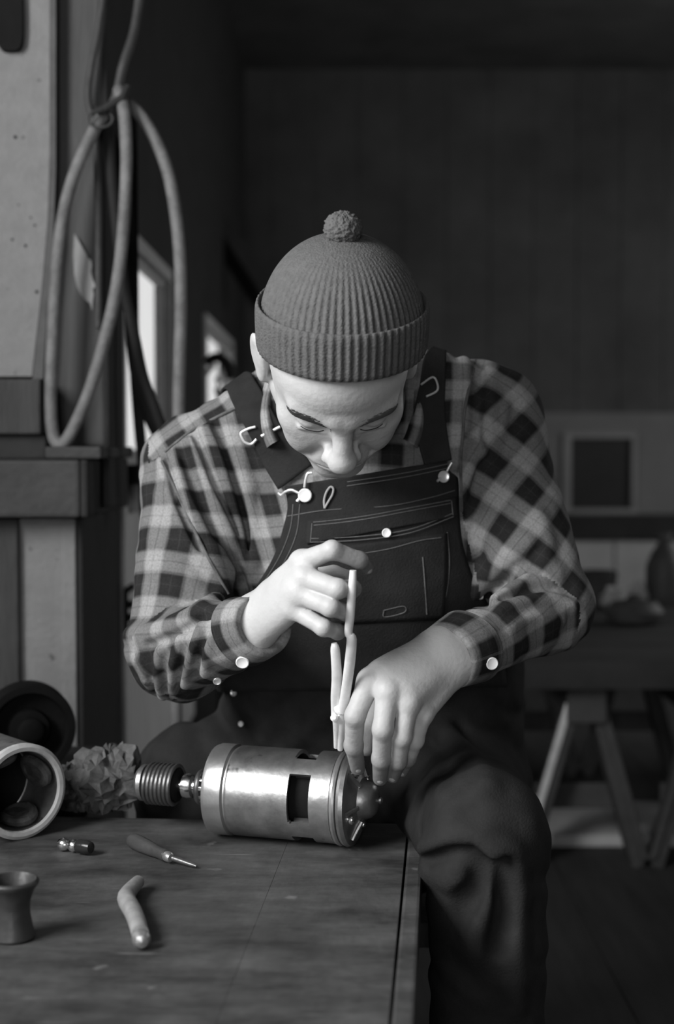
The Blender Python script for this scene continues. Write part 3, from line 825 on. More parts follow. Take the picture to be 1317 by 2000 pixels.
# wedge-shaped pale board under the plank edge
# clutter on the table
def clut(name, prof, px, py, Yc, label, cat, mat, n=32):
    b = P(px, py, Yc); b = V(b[0], Yc, ZH)
    o = MB().add(*lathe(prof, b, (0, 0, 1), n)).build(name, mat, base=tuple(b)); return set_props(o, label, cat)
M_clut = gmat('grimy_iron', .025, .6, var=.3, scale=30)
clut('paint_pot', [(.06, .0005), (.062, .01), (.060, .06), (.064, .10), (.058, .105), (.05, .10), (.05, .02)], 1165, 1160, 4.2, 'dark squat pot on the plank table beside the elbow', 'pot', M_clut)
clut('tall_bottle', [(.055, .0005), (.058, .01), (.056, .12), (.04, .16), (.02, .19), (.022, .21), (.020, .22)], 1298, 1160, 4.2, 'dark tall-necked bottle standing at the right of the plank table', 'bottle', M_clut)
clut('iron_casting', [(.05, .0005), (.075, .01), (.08, .035), (.06, .06), (.03, .065), (.012, .08)], 1240, 1160, 3.75, 'dark squat iron casting lying on the plank table', 'casting', M_clut)
c = P(1205, 1160, 4.1)
v, f = crumple((c[0], 4.1, ZH + .025), (.055, .05, .04), 5)
v = [(a, b_, max(z_, ZH + .0008)) for a, b_, z_ in v]
o = MB().add(v, f).build('pale_rag', gmat('pale_cloth', .3, .9, var=.3, scale=30), base=(c[0], 4.1, ZH)); set_props(o, 'pale crumpled rag on the plank table', 'rag')
c = P(1272, 1140, 4.12)
v, f = crumple((c[0] - .025, 4.18, ZH + .03), (.034, .034, .05), 12)
v = [(a, b_, max(z_, ZH + .0008)) for a, b_, z_ in v]
o = MB().add(v, f).build('pale_rag', MATS['pale_cloth'], base=(c[0] - .025, 4.18, ZH)); set_props(o, 'smaller pale rag wad beside the dark bottle', 'rag')
# pale board on the floor between the legs
a = PZ(1068, 1684, .03); b_ = PZ(1300, 1592, .03)
bo = MB().add(*boxgeo((.455, 3.33, .001), (1.25, 3.66, .03), .004)).build('floor_plank', M_lightboard, base=(.85, 3.5, 0))
set_props(bo, 'wide grey board lying on the floor behind the sawhorse legs', 'board')
# low stool the person sits on
st = thing('stool', (.06, 1.87, 0), 'dark wooden stool under the seated person', 'stool')
MB().add(*boxgeo((-.12, 1.73, .335), (.24, 2.03, .37), .006)).build('seat', M_darkwood, st)
for x in (-.09, .21):
    for y in (1.76, 2.0):
        MB().add(*boxgeo((x - .02, y - .02, 0), (x + .02, y + .02, .3348), .003)).build('leg', M_darkwood, st)

# ------------------------------------------------------------------ signed-distance modelling for the figure
def smin(a, b, k):
    h = np.maximum(k - np.abs(a - b), 0) / k
    return np.minimum(a, b) - h * h * k * .25
def smax(a, b, k): return -smin(-a, -b, k)
def sph(p, c, r): return np.linalg.norm(p - np.asarray(c), axis=1) - r
def rc(p, a, b, ra, rb):
    a = np.asarray(a, float); b = np.asarray(b, float); ba = b - a
    h = np.clip(((p - a) @ ba) / (ba @ ba + 1e-12), 0, 1)
    return np.linalg.norm(p - a - h[:, None] * ba, axis=1) - (ra + (rb - ra) * h)
def ell(p, c, r, R=None):
    q = p - np.asarray(c)
    if R is not None: q = q @ R            # columns of R are the axes
    r = np.asarray(r, float)
    k0 = np.linalg.norm(q / r, axis=1); k1 = np.linalg.norm(q / (r * r), axis=1)
    return k0 * (k0 - 1) / np.maximum(k1, 1e-9)
def chain(p, pts, rad, k=.01):
    d = rc(p, pts[0], pts[1], rad[0], rad[1])
    for i in range(1, len(pts) - 1): d = smin(d, rc(p, pts[i], pts[i + 1], rad[i], rad[i + 1]), k)
    return d
def batched(f, p, n=120000):
    if len(p) <= n: return f(p)
    return np.concatenate([f(p[i:i + n]) for i in range(0, len(p), n)])
def surfnet(f, lo, hi, h, project=2):
    lo = np.asarray(lo, float); hi = np.asarray(hi, float)
    B = 8
    nb = np.ceil((hi - lo) / (h * B)).astype(int)
    n = nb * B
    bi = np.stack(np.meshgrid(*[np.arange(k) for k in nb], indexing='ij'), -1).reshape(-1, 3)
    cen = lo + (bi * B + (B - 1) / 2) * h
    dc = batched(f, cen)
    A = np.abs(dc) < .87 * B * h * 1.45
    Vv = np.repeat(np.repeat(np.repeat(dc.reshape(nb).astype(np.float32), B, 0), B, 1), B, 2)
    loc = np.stack(np.meshgrid(*[np.arange(B)] * 3, indexing='ij'), -1).reshape(-1, 3)
    ab = bi[A]
    idx = (ab[:, None, :] * B + loc[None]).reshape(-1, 3)
    Vv[idx[:, 0], idx[:, 1], idx[:, 2]] = batched(f, lo + idx * h)
    S = Vv < 0
    cnt = np.zeros(tuple(n - 1), np.int8)
    offs = [(i, j, k) for i in (0, 1) for j in (0, 1) for k in (0, 1)]
    for o in offs: cnt += S[o[0]:n[0] - 1 + o[0], o[1]:n[1] - 1 + o[1], o[2]:n[2] - 1 + o[2]]
    cells = np.argwhere((cnt > 0) & (cnt < 8))
    vals = np.stack([Vv[cells[:, 0] + o[0], cells[:, 1] + o[1], cells[:, 2] + o[2]] for o in offs], 1)
    acc = np.zeros((len(cells), 3)); num = np.zeros(len(cells))
    oa = np.array(offs, float)
    for i in range(8):
        for j in range(i + 1, 8):
            if np.abs(oa[i] - oa[j]).sum() != 1: continue
            a, b = vals[:, i], vals[:, j]
            m = (a < 0) != (b < 0)
            t = np.where(m, a / np.where(m, a - b, 1), 0)
            acc += np.where(m[:, None], oa[i] + t[:, None] * (oa[j] - oa[i]), 0); num += m
    verts = lo + (cells + acc / num[:, None]) * h
    vid = np.full(tuple(n - 1), -1, np.int32)
    vid[cells[:, 0], cells[:, 1], cells[:, 2]] = np.arange(len(cells))
    quads = []
    for ax in range(3):
        s0 = [slice(1, n[d] - 1) for d in range(3)]; s1 = [slice(1, n[d] - 1) for d in range(3)]
        s0[ax] = slice(0, n[ax] - 1); s1[ax] = slice(1, n[ax])
        a = S[tuple(s0)]; b = S[tuple(s1)]
        e = np.argwhere(a != b)
        flip = a[e[:, 0], e[:, 1], e[:, 2]]
        p = e.copy()
        for d in range(3):
            if d != ax: p[:, d] += 1
        u, w = (ax + 1) % 3, (ax + 2) % 3
        def cid(du, dw):
            q = p.copy(); q[:, u] += du; q[:, w] += dw
            return vid[q[:, 0], q[:, 1], q[:, 2]]
        q4 = np.stack([cid(-1, -1), cid(0, -1), cid(0, 0), cid(-1, 0)], 1)
        q4[~flip] = q4[~flip][:, ::-1]
        quads.append(q4)
    quads = np.concatenate(quads); quads = quads[(quads >= 0).all(1)]
    for _ in range(project):
        d0 = batched(f, verts); e_ = h * .25
        g = np.stack([batched(f, verts + np.eye(3)[i] * e_) - d0 for i in range(3)], 1) / e_
        gn = np.maximum((g * g).sum(1), .15)
        st_ = np.clip(d0 / gn, -h, h)
        verts = verts - st_[:, None] * g
    return verts, quads
def cast(f, px, py, y0=.9, y1=2.6, steps=140):
    """first hit of camera rays with an SDF, px/py arrays -> points (nan when missed)"""
    px = np.atleast_1d(px).astype(float); py = np.atleast_1d(py).astype(float)
    D = np.stack([raydir(a, b) for a, b in zip(px, py)]); D /= D[:, 1:2]
    t = np.full(len(px), y0)
    for _ in range(steps):
        d = batched(f, CAM + D * t[:, None])
        t = np.where(t < y1, t + d * .7, t)
    out = CAM + D * t[:, None]
    out[t >= y1] = np.nan
    return out

# ------------------------------------------------------------------ the person: skeleton from the photograph
shL = P(388, 922, 1.73); elL = P(347, 1272, 1.65); wrL = P(500, 1226, 1.475)
shR = P(950, 820, 1.73); elR = P(1072, 1188, 1.66); wrR = P(876, 1282, 1.510)
hipR = V(.150, 1.80, .505); knR = P(950, 1632, 1.45); anR = V(knR[0] + .008, 1.47, .09)
hipL = V(-.04, 1.84, .505); knL = V(-.19, 1.81, .53); anL = V(-.20, 1.84, .09)
person = thing('person', (.06, 1.70, 0), 'person in knit hat, plaid shirt and dark overalls bent over the motor', 'person')

TH = math.radians(63)
yaw, roll = math.radians(3), math.radians(-1.5)
HR = rotz(yaw) @ roty(roll) @ rotx(TH)             # head-local -> world
HO = P(671, 826, 1.448) - HR @ V(0, -.097, .036)
def hl(p): return (p - HO) @ HR                    # world -> head-local
def hw(q): return HO + HR @ np.asarray(q, float)

def head_sdf(p):
    q = hl(p)
    qa = q.copy(); qa[:, 0] = np.abs(qa[:, 0])     # mirrored features
    d = ell(q, (0, .006, .045), (.0785, .093, .086))
    d = smin(d, ell(q, (0, -.034, -.012), (.0645, .060, .084)), .03)
    d = smin(d, ell(q, (0, -.046, .058), (.058, .047, .045)), .025)
    d = smin(d, rc(qa, (.054, -.004, -.045), (.014, -.078, -.088), .020, .016), .028)
    d = smin(d, ell(q, (0, -.081, -.090), (.019, .016, .015)), .016)
    d = smin(d, ell(qa, (.046, -.060, -.010), (.020, .018, .015)), .02)
    d = smin(d, ell(qa, (.036, -.066, -.040), (.022, .020, .026)), .022)
    d = smin(d, rc(qa, (.010, -.0900, .033), (.046, -.0755, .037), .0100, .0090), .014)
    d = smin(d, ell(q, (0, -.092, .034), (.014, .008, .012)), .012)
    d = smax(d, -ell(qa, (.0315, -.106, .0155), (.0205, .0235, .0120)), .013)
    d = smax(d, -ell(qa, (.0185, -.101, .0175), (.0080, .0125, .0085)), .008)
    # upper lids lowered over the eyes
    d = smin(d, ell(qa, (.0325, -.0770, .0160), (.0150, .0135, .0118)), .004)
    d = smax(d, -rc(qa, (.020, -.0910, .0080), (.0325, -.0930, .0047), .0012, .0014), .0025)
    d = smax(d, -rc(qa, (.0325, -.0930, .0047), (.045, -.0870, .0085), .0014, .0012), .0025)
    d = smin(d, rc(qa, (.020, -.0875, .0045), (.044, -.083, .0035), .0028, .0024), .006)
    # nose
    d = smin(d, rc(q, (0, -.091, .026), (0, -.114, -.014), .0088, .0118), .012)
    d = smin(d, ell(q, (0, -.1150, -.020), (.0160, .0135, .0130)), .008)
    d = smin(d, ell(qa, (.0150, -.1010, -.025), (.0090, .0120, .0092)), .006)
    d = smax(d, -ell(qa, (.0065, -.108, -.0345), (.0042, .0065, .004)), .003)
    # mouth region and lips
    d = smin(d, ell(q, (0, -.080, -.058), (.030, .022, .026)), .016)
    d = smin(d, rc(qa, (0, -.1010, -.0575), (.022, -.0915, -.062), .0052, .0028), .006)
    d = smin(d, rc(qa, (0, -.0990, -.0690), (.019, -.0905, -.066), .0060, .0030), .006)
    d = smax(d, -rc(qa, (0, -.1070, -.0630), (.024, -.0945, -.0640), .0014, .0012), .003)
    # smile fold beside the nose
    d = smax(d, -rc(qa, (.022, -.0985, -.024), (.036, -.0860, -.056), .0030, .0022), .010)
    # ears
    er = rotz(math.radians(-22)) @ rotx(math.radians(-12))
    e = ell(qa, (.0865, .010, -.004), (.0060, .0190, .0330), er)
    e = smax(e, -ell(qa, (.0935, .006, .000), (.0052, .0115, .020), er), .004)
    e = smin(e, ell(qa, (.0815, .004, -.032), (.006, .0085, .009)), .008)
    e = smin(e, ell(qa, (.078, .010, -.004), (.010, .010, .018)), .008)
    d = smin(d, e, .009)
    return d
neckA = hw((0, .022, -.045)); neckB = V(.012, 1.72, 1.00)
def neck_sdf(p): return rc(p, neckA, neckB, .053, .062)
def head_neck(p): return smin(head_sdf(p), neck_sdf(p), .025)

# hands: (joints, radii) per finger, in pixels + depth
def J(l, dy): return [P(a, b, c + dy) for a, b, c in l]
DYA, DYB = .04, .055
HAND_A = dict(   # the hand holding the pliers
    wrist=P(488, 1230, 1.445 + DYA),
    fingers=[
        (J([(590, 1098, 1.388), (649, 1074, 1.362), (702, 1094, 1.378), (717, 1110, 1.402)], DYA), [.0115, .0098, .0084, .0070]),
        (J([(596, 1128, 1.378), (660, 1150, 1.350), (688, 1150, 1.378), (684, 1146, 1.402)], DYA), [.0118, .0102, .0088, .0075]),
        (J([(588, 1160, 1.378), (646, 1186, 1.352), (676, 1196, 1.376), (668, 1190, 1.402)], DYA), [.0112, .0098, .0084, .0072]),
        (J([(572, 1188, 1.384), (632, 1226, 1.362), (660, 1234, 1.382), (658, 1226, 1.402)], DYA), [.0102, .0088, .0076, .0066]),
        (J([(540, 1165, 1.425), (606, 1132, 1.428), (652, 1124, 1.424), (680, 1128, 1.414)], DYA), [.0150, .0125, .0105, .0082]),
    ])
HAND_B = dict(   # the hand resting on the end of the motor
    dorsum=[(P(858, 1268, 1.512), P(752, 1316, 1.468), .0205, .0165)],
    wrist=P(882, 1280, 1.458 + DYB),
    fingers=[
        (J([(722, 1330, 1.408), (694, 1398, 1.402), (691, 1456, 1.432), (699, 1500, 1.458)], DYB), [.0128, .0112, .0100, .0082]),
        (J([(758, 1350, 1.396), (748, 1424, 1.386), (745, 1482, 1.412), (743, 1520, 1.438)], DYB), [.0126, .0112, .0098, .0082]),
        (J([(797, 1372, 1.398), (786, 1440, 1.394), (778, 1486, 1.418), (768, 1516, 1.442)], DYB), [.0118, .0102, .0090, .0076]),
        (J([(826, 1392, 1.412), (812, 1446, 1.412), (798, 1482, 1.430), (786, 1506, 1.448)], DYB), [.0104, .0090, .0078, .0068]),
        (J([(800, 1318, 1.450), (748, 1372, 1.475), (722, 1420, 1.482), (716, 1462, 1.478)], DYB), [.0150, .0125, .0108, .0088]),
    ])
def hand_sdf(H, elbow):
    w = H['wrist']; F = H['fingers']
    mc = [f[0][0] for f in F[:4]]
    rad = [.0125, .0135, .0128, .0118]
    ctr = (mc[1] + mc[2]) / 2
    def f(p):
        # metacarpal fan
        d = None
        ax = (ctr - w); ax /= np.linalg.norm(ax)
        side = mc[0] - mc[3]; side /= np.linalg.norm(side)
        for i in range(4):
            base = w + ax * .012 + side * (.016, .006, -.005, -.015)[i]
            c = rc(p, base, mc[i], .0165, rad[i])
            d = c if d is None else smin(d, c, .010)
        d = smin(d, rc(p, w + ax * .02, ctr - ax * .012, .017, .016), .012)
        th = F[4]
        d = smin(d, rc(p, w + ax * .012 + side * .012, th[0][0], .017, th[1][0]), .014)
        d = smin(d, rc(p, th[0][0], th[0][1], th[1][0], th[1][1]), .012)
        # web between thumb and index
        d = smin(d, rc(p, (th[0][0] + th[0][1]) / 2, (w + 2 * mc[0]) / 3, .009, .010), .016)
        for a_, b_2, r1_, r2_ in H.get('dorsum', ()): d = smin(d, rc(p, a_, b_2, r1_, r2_), .014)
        # knuckles
        for i in range(4):
            d = smin(d, sph(p, mc[i], rad[i] * 1.03), .004)
        # wrist and forearm
        fa = elbow - w; fa /= np.linalg.norm(fa)
        q = rc(p, w + side * .010, w + fa * .12 + side * .012, .0215, .029)
        q2 = rc(p, w - side * .010, w + fa * .12 - side * .012, .0205, .029)
        d = smin(d, smin(q, q2, .02), .022)
        # fingers, each its own chain
        fin = None
        for i, (pts, r) in enumerate(F):
            if i == 4: c = chain(p, pts[1:], r[1:], .004)
            else:
                c = chain(p, pts, [r[0], r[1] * .95, r[2], r[3]], .005)
                # crease across the knuckle
            fin = c if fin is None else smin(fin, c, .0014)
        d = smin(d, fin, .0045)
        return d
    return f
handA = hand_sdf(HAND_A, elL); handB = hand_sdf(HAND_B, elR)
def bb(pts, m): pts = np.array(pts); return pts.min(0) - m, pts.max(0) + m

# ---- shirt
def arm_pts(s, e, w): return s, e, w
def xsq(p, cx, k): q = p.copy(); q[:, 0] = (q[:, 0] - cx) / k + cx; return q
def torso_sdf(p):
    d = None
    q = xsq(p, .03, 1.22)
    d = rc(q, (.05, 1.86, .53), (.045, 1.83, .66), .15, .140)
    d = smin(d, rc(q, (.045, 1.83, .66), (.03, 1.785, .84), .140, .142), .06)
    d = smin(d, rc(q, (.03, 1.785, .84), (.018, 1.755, .95), .142, .115), .06)
    d = smin(d, rc(p, shL, V(-.020, 1.715, 1.052), .060, .060), .05)
    d = smin(d, rc(p, shR, V(.05, 1.715, 1.05), .060, .060), .05)
    return d
def armL_sdf(p): 
    wr = wrL + (wrL - elL) * .06
    d = smin(rc(p, shL, elL, .070, .056), rc(p, elL, wr, .055, .0315), .012)
    return smin(d, sph(p, elL + V(.004, .008, .006), .060), .02)
def armR_sdf(p):
    wr = wrR + (wrR - elR) * .0
    d = smin(rc(p, shR, elR, .066, .051), rc(p, elR, wr, .050, .0335), .012)
    return smin(d, sph(p, elR + V(-.004, .008, .006), .054), .02)
def shirt_base(p): return smin(torso_sdf(p), smin(armL_sdf(p), armR_sdf(p), .02), .032)
RIDGE = []
def add_fold(poly, r, depth, k, sign=1, f=shirt_base):
    c = cast(f, [q[0] for q in poly], [q[1] for q in poly])
    c = c[~np.isnan(c).any(1)]
    if len(c) < 2: return
    c = catmull(c, 4) if len(c) > 2 else c
    h = cast(f, [0], [0])
    d = c - CAM; d /= np.linalg.norm(d, axis=1)[:, None]
    c = c + d * depth
    RIDGE.append((c, r, k, sign))
FOLDS = [   # pixel course, radius, depth of the axis behind the surface, blend, +1 ridge / -1 groove
    ([(318, 900), (338, 975), (372, 1050), (412, 1115), (440, 1160)], .0065, .001, .012, 1),
    ([(332, 905), (354, 985), (388, 1060), (424, 1118), (446, 1150)], .0058, -.0015, .009, -1),
    ([(346, 905), (372, 985), (410, 1060), (446, 1110), (468, 1140)], .0060, .001, .012, 1),
    ([(358, 880), (390, 970), (428, 1050), (462, 1110)], .0052, -.001, .009, -1),
    ([(372, 862), (408, 950), (446, 1030), (474, 1092)], .0055, .001, .012, 1),
    ([(386, 850), (424, 945), (460, 1030), (480, 1090)], .0050, -.001, .009, -1),
    ([(404, 842), (440, 930), (470, 1020), (487, 1095)], .0072, .001, .012, 1),
    ([(424, 835), (458, 930), (484, 1030), (494, 1100)], .0052, -.001, .009, -1),
    ([(446, 825), (476, 920), (498, 1020), (504, 1090)], .0045, .001, .012, 1),
    ([(242, 1268), (290, 1256), (335, 1240), (380, 1214), (425, 1186), (462, 1170)], .0085, -.0015, .007, -1),
    ([(255, 1242), (305, 1232), (350, 1214), (392, 1190), (430, 1166)], .0085, .003, .016, 1),
    ([(414, 1090), (432, 1135), (446, 1168)], .011, .003, .016, 1),
    ([(466, 1128), (476, 1150), (468, 1178)], .011, -.002, .010, -1),
    ([(488, 1100), (496, 1130), (500, 1160)], .007, .002, .012, 1),
    ([(272, 1292), (284, 1328), (302, 1362)], .0045, .001, .009, 1),
    ([(290, 1282), (296, 1322), (310, 1364)], .0045, -.001, .008, -1),
    ([(312, 1272), (308, 1312), (318, 1360)], .0048, .001, .009, 1),
    ([(330, 1264), (322, 1310), (328, 1358)], .0045, -.001, .008, -1),
    ([(352, 1250), (340, 1292), (338, 1350)], .0048, .001, .009, 1),
    ([(372, 1240), (358, 1285), (350, 1345)], .0042, -.001, .008, -1),
    ([(394, 1224), (376, 1272), (362, 1338)], .0045, .001, .009, 1),
    ([(408, 1216), (394, 1262), (380, 1326)], .0038, -.001, .007, -1),
    ([(428, 1208), (414, 1252), (400, 1318)], .0036, .001, .008, 1),
    # his left sleeve
    ([(940, 1180), (965, 1150), (1000, 1118), (1035, 1090), (1062, 1066)], .009, -.003, .012, -1),
    ([(925, 1150), (955, 1118), (992, 1082), (1030, 1058)], .010, .004, .016, 1),
    ([(975, 1172), (1005, 1150), (1045, 1130), (1085, 1122)], .006, .004, .016, 1),
    ([(985, 1172), (1030, 1154), (1080, 1148), (1115, 1158)], .005, -.002, .010, -1),
    ([(975, 1196), (1020, 1178), (1070, 1172), (1115, 1185)], .006, .003, .012, 1),
    ([(1000, 1222), (1045, 1206), (1095, 1212)], .005, .003, .012, 1),
    ([(906, 1010), (916, 960), (938, 900), (952, 862)], .008, .003, .014, 1),
    ([(896, 1000), (904, 950), (922, 890)], .008, -.002, .014, -1),
    ([(906, 705), (912, 760), (918, 830)], .0055, .003, .012, 1),
    ([(940, 705), (936, 770), (930, 840), (940, 880)], .006, -.001, .014, -1),
    ([(962, 720), (958, 790), (954, 850)], .0055, .003, .012, 1),
    ([(1010, 790), (1000, 850), (985, 900)], .005, -.001, .012, -1),
    ([(1050, 1010), (1068, 1060), (1060, 1110)], .007, .003, .014, 1),
    ([(872, 700), (884, 790), (892, 900)], .006, .003, .012, 1),
]
for fo in FOLDS: add_fold(*fo)
def poly_d(p, c):
    d = None
    for i in range(len(c) - 1):
        t = rc(p, c[i], c[i + 1], 0, 0); d = t if d is None else np.minimum(d, t)
    return d
RB = [(c.min(0) - .04, c.max(0) + .04) for c, *_ in RIDGE]
def cloth_noise(p):
    return .0016 * np.sin(p[:, 0] * 63 + 3 * np.sin(p[:, 2] * 31)) * np.sin(p[:, 2] * 57 + 2 * np.sin(p[:, 1] * 40)) + .0008 * np.sin(p[:, 0] * 140 + p[:, 2] * 90 + 2 * np.sin(p[:, 2] * 60))
def cuff_planes(p, d):
    # sleeves end cleanly at the wrist
    for w, e, ext in ((wrL, elL, .012), (wrR, elR, -.004)):
        ax = (w - e) / np.linalg.norm(w - e)
        near = np.linalg.norm(p - w, axis=1) < .11
        pl = (p - w) @ ax - ext
        d = np.where(near, smax(d, pl, .003), d)
    return d
def shirt_sdf(p):
    d = shirt_base(p) + cloth_noise(p)
    for (c, r, k, s), (lo, hi) in zip(RIDGE, RB):
        m = ((p > lo) & (p < hi)).all(1)
        if not m.any(): continue
        q = poly_d(p[m], c)
        dm = d[m]
        d[m] = smin(dm, q - r, k) if s > 0 else smax(dm, -(q - r), k)
    # neck opening
    d = smax(d, -rc(p, V(.008, 1.50, 1.03), V(.012, 1.70, 1.03), .070, .070), .01)
    return cuff_planes(p, d)
# plaid coordinates
def limb_uv(p, a, b, ref):
    ax = (b - a) / np.linalg.norm(b - a)
    x = ref - ax * ref.dot(ax); x /= np.linalg.norm(x); y = np.cross(ax, x)
    q = p - a
    return q @ ax, np.arctan2(q @ y, q @ x)
PER = .055
def shirt_uvs(p):
    U = [np.stack([(p[:, 0] + np.where(p[:, 0] < 0, .30, -.05) * (p[:, 2] - .9)) * np.where(p[:, 0] < 0, 1.3, 1.0) / PER + .1, (p[:, 2] + .3 * (p[:, 1] - 1.7)) / PER], 1)]
    for (s, e, w, tw, r, sh) in ((shL, elL, wrL, .10, .058, .25), (shR, elR, wrR, -.62, .056, .3)):
        l1 = np.linalg.norm(e - s)
        for seg in (0, 1):
            u, a = limb_uv(p, s, e, V(0, -1.0, -.2)) if seg == 0 else limb_uv(p, e, w, V(0, -.7, .7))
            v = a * (r if seg == 0 else .046); u = u if seg == 0 else u + l1 + .01
            t = tw if seg == 0 else tw * .25
            U.append(np.stack([(u * math.cos(t) + v * math.sin(t)) / PER + sh, (-u * math.sin(t) + v * math.cos(t)) / PER + .3], 1))
    a = V(-.235, 0, .95); b = V(-.09, 0, 1.06); ax = (b - a) / np.linalg.norm(b - a); ay = V(-ax[2], 0, ax[0])
    U.append(np.stack([(p @ ax) / PER + .25, (p @ ay + .35 * (p[:, 1] - 1.7)) / PER + .15], 1))
    return np.stack(U)                        # (6, N, 2)
def proj(p):
    d = p - CAM
    fz = d[:, 1] * math.cos(PITCH) - d[:, 2] * math.sin(PITCH); uz = d[:, 1] * math.sin(PITCH) + d[:, 2] * math.cos(PITCH)
    return 658.5 + FPX * d[:, 0] / fz, 1000 - FPX * uz / fz
def shirt_labels(p):
    dT = torso_sdf(p) + .010
    D = np.stack([dT] + [rc(p, shL, elL, .068, .056), rc(p, elL, wrL, .056, .033), rc(p, shR, elR, .064, .052), rc(p, elR, wrR, .051, .035)])
    lab = np.argmin(D, 0)
    px, py = proj(p)
    front = p[:, 1] < 1.76
    # armhole seams
    bx = np.interp(py, [860, 900, 960, 1080, 1160, 1185], [300, 316, 345, 402, 446, 456])
    m = front & (px < 560) & (py < 1185)
    lab = np.where(m & (px > bx) & np.isin(lab, (0, 1)), 0, np.where(m & (px <= bx) & np.isin(lab, (0, 1)), 1, lab))
    bx = np.interp(py, [660, 720, 800, 900, 1000, 1170], [935, 925, 908, 900, 903, 940])
    m = front & (px > 780) & (py < 1170)
    lab = np.where(m & (px < bx) & np.isin(lab, (0, 3)), 0, np.where(m & (px >= bx) & np.isin(lab, (0, 3)), 3, lab))
    # shoulder yoke
    yy = np.interp(px, [290, 320, 380, 460, 520], [905, 884, 838, 797, 770])
    lab = np.where(front & (px < 520) & (px > 290) & (py < yy) & np.isin(lab, (0, 1)), 5, lab)
    return lab
lo, hi = bb([shL, elL, wrL, shR, elR, wrR, V(.05, 1.95, .50)], .10)
sv, sf = surfnet(shirt_sdf, lo, hi, .0028)
slab = shirt_labels(sv[sf].mean(1)); sU = shirt_uvs(sv)
shirt = mesh_obj('shirt', sv, sf, M_plaid, person, loop_uv=sU[np.repeat(slab, 4), sf.ravel()])

# ---- body: head, neck, hands and the rest under the clothes, one mesh
bv = []; bf = []; nb_ = 0
def addm(v, f):
    global nb_
    bv.append(v); bf.append(f + nb_); nb_ += len(v)
c = hw((0, -.01, 0))
addm(*surfnet(head_neck, np.minimum(c - .155, neckB - .06), np.maximum(c + .155, neckB + .06), .0021))
lo, hi = bb([q for f in HAND_A['fingers'] for q in f[0]] + [HAND_A['wrist'] + (elL - wrL) * .3], .03)
addm(*surfnet(handA, lo, hi, .0017))
lo, hi = bb([q for f in HAND_B['fingers'] for q in f[0]] + [HAND_B['wrist'] + (elR - wrR) * .3], .03)
addm(*surfnet(handB, lo, hi, .0017))
def under(p):
    d = torso_sdf(p) + .02
    d = smin(d, rc(p, shL, elL, .042, .036), .02); d = smin(d, rc(p, elL, wrL, .036, .024), .01)
    d = smin(d, rc(p, shR, elR, .042, .036), .02); d = smin(d, rc(p, elR, wrR, .036, .024), .01)
    for h, k, a in ((hipR, knR, anR), (hipL, knL, anL)):
        d = smin(d, rc(p, h, k, .065, .045), .04); d = smin(d, rc(p, k, a, .045, .03), .02)
    return smin(d, neck_sdf(p), .03)
addm(*surfnet(under, V(-.32, 1.36, .05), V(.35, 2.04, 1.12), .010))
bvv = np.concatenate(bv)
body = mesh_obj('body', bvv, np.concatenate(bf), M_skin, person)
# oil dirt plus shade painted into the finger ends, kept as a colour attribute
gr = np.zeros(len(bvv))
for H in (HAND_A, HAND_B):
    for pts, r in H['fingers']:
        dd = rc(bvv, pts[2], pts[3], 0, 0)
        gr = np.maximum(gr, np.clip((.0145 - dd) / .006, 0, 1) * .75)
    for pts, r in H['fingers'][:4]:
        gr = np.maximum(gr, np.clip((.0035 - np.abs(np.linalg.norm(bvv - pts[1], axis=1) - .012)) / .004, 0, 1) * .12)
ca = body.data.color_attributes.new('grime_shade', 'FLOAT_COLOR', 'POINT')
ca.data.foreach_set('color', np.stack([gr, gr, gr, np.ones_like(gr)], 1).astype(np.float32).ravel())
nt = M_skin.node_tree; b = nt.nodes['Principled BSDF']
at = nt.nodes.new('ShaderNodeAttribute'); at.attribute_name = 'grime_shade'
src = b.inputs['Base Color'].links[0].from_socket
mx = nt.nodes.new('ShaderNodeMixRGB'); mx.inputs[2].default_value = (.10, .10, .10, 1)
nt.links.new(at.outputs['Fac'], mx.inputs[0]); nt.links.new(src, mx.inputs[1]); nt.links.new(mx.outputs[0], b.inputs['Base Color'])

# finger nails
M_nail = gmat('finger_nail', .5, .3, var=.05, bump=0)
def nails(H, idx):
    for i in idx:
        pts, r = H['fingers'][i]
        ax = pts[3] - pts[2]; ax /= np.linalg.norm(ax)
        c = pts[2] + (pts[3] - pts[2]) * .85
        n = CAM - c; n = n - ax * n.dot(ax); n /= np.linalg.norm(n)
        t = np.cross(ax, n)
        v = []; f = []
        for a in range(9):
            for b_ in range(16):
                th = math.pi * a / 8; ph = 2 * math.pi * b_ / 16
                x, y, z = math.sin(th) * math.cos(ph), math.sin(th) * math.sin(ph), math.cos(th)
                v.append(c + ax * x * .0062 + t * y * r[3] * .68 + n * (r[3] * .86 + z * .0016 - .0016 * y * y))
        for a in range(8):
            for b_ in range(16): f.append((a * 16 + b_, (a + 1) * 16 + b_, (a + 1) * 16 + (b_ + 1) % 16, a * 16 + (b_ + 1) % 16))
        mesh_obj('fingernail', np.array(v), f, M_nail, body)
nails(HAND_B, (0, 1, 2, 3)); nails(HAND_A, (0,))

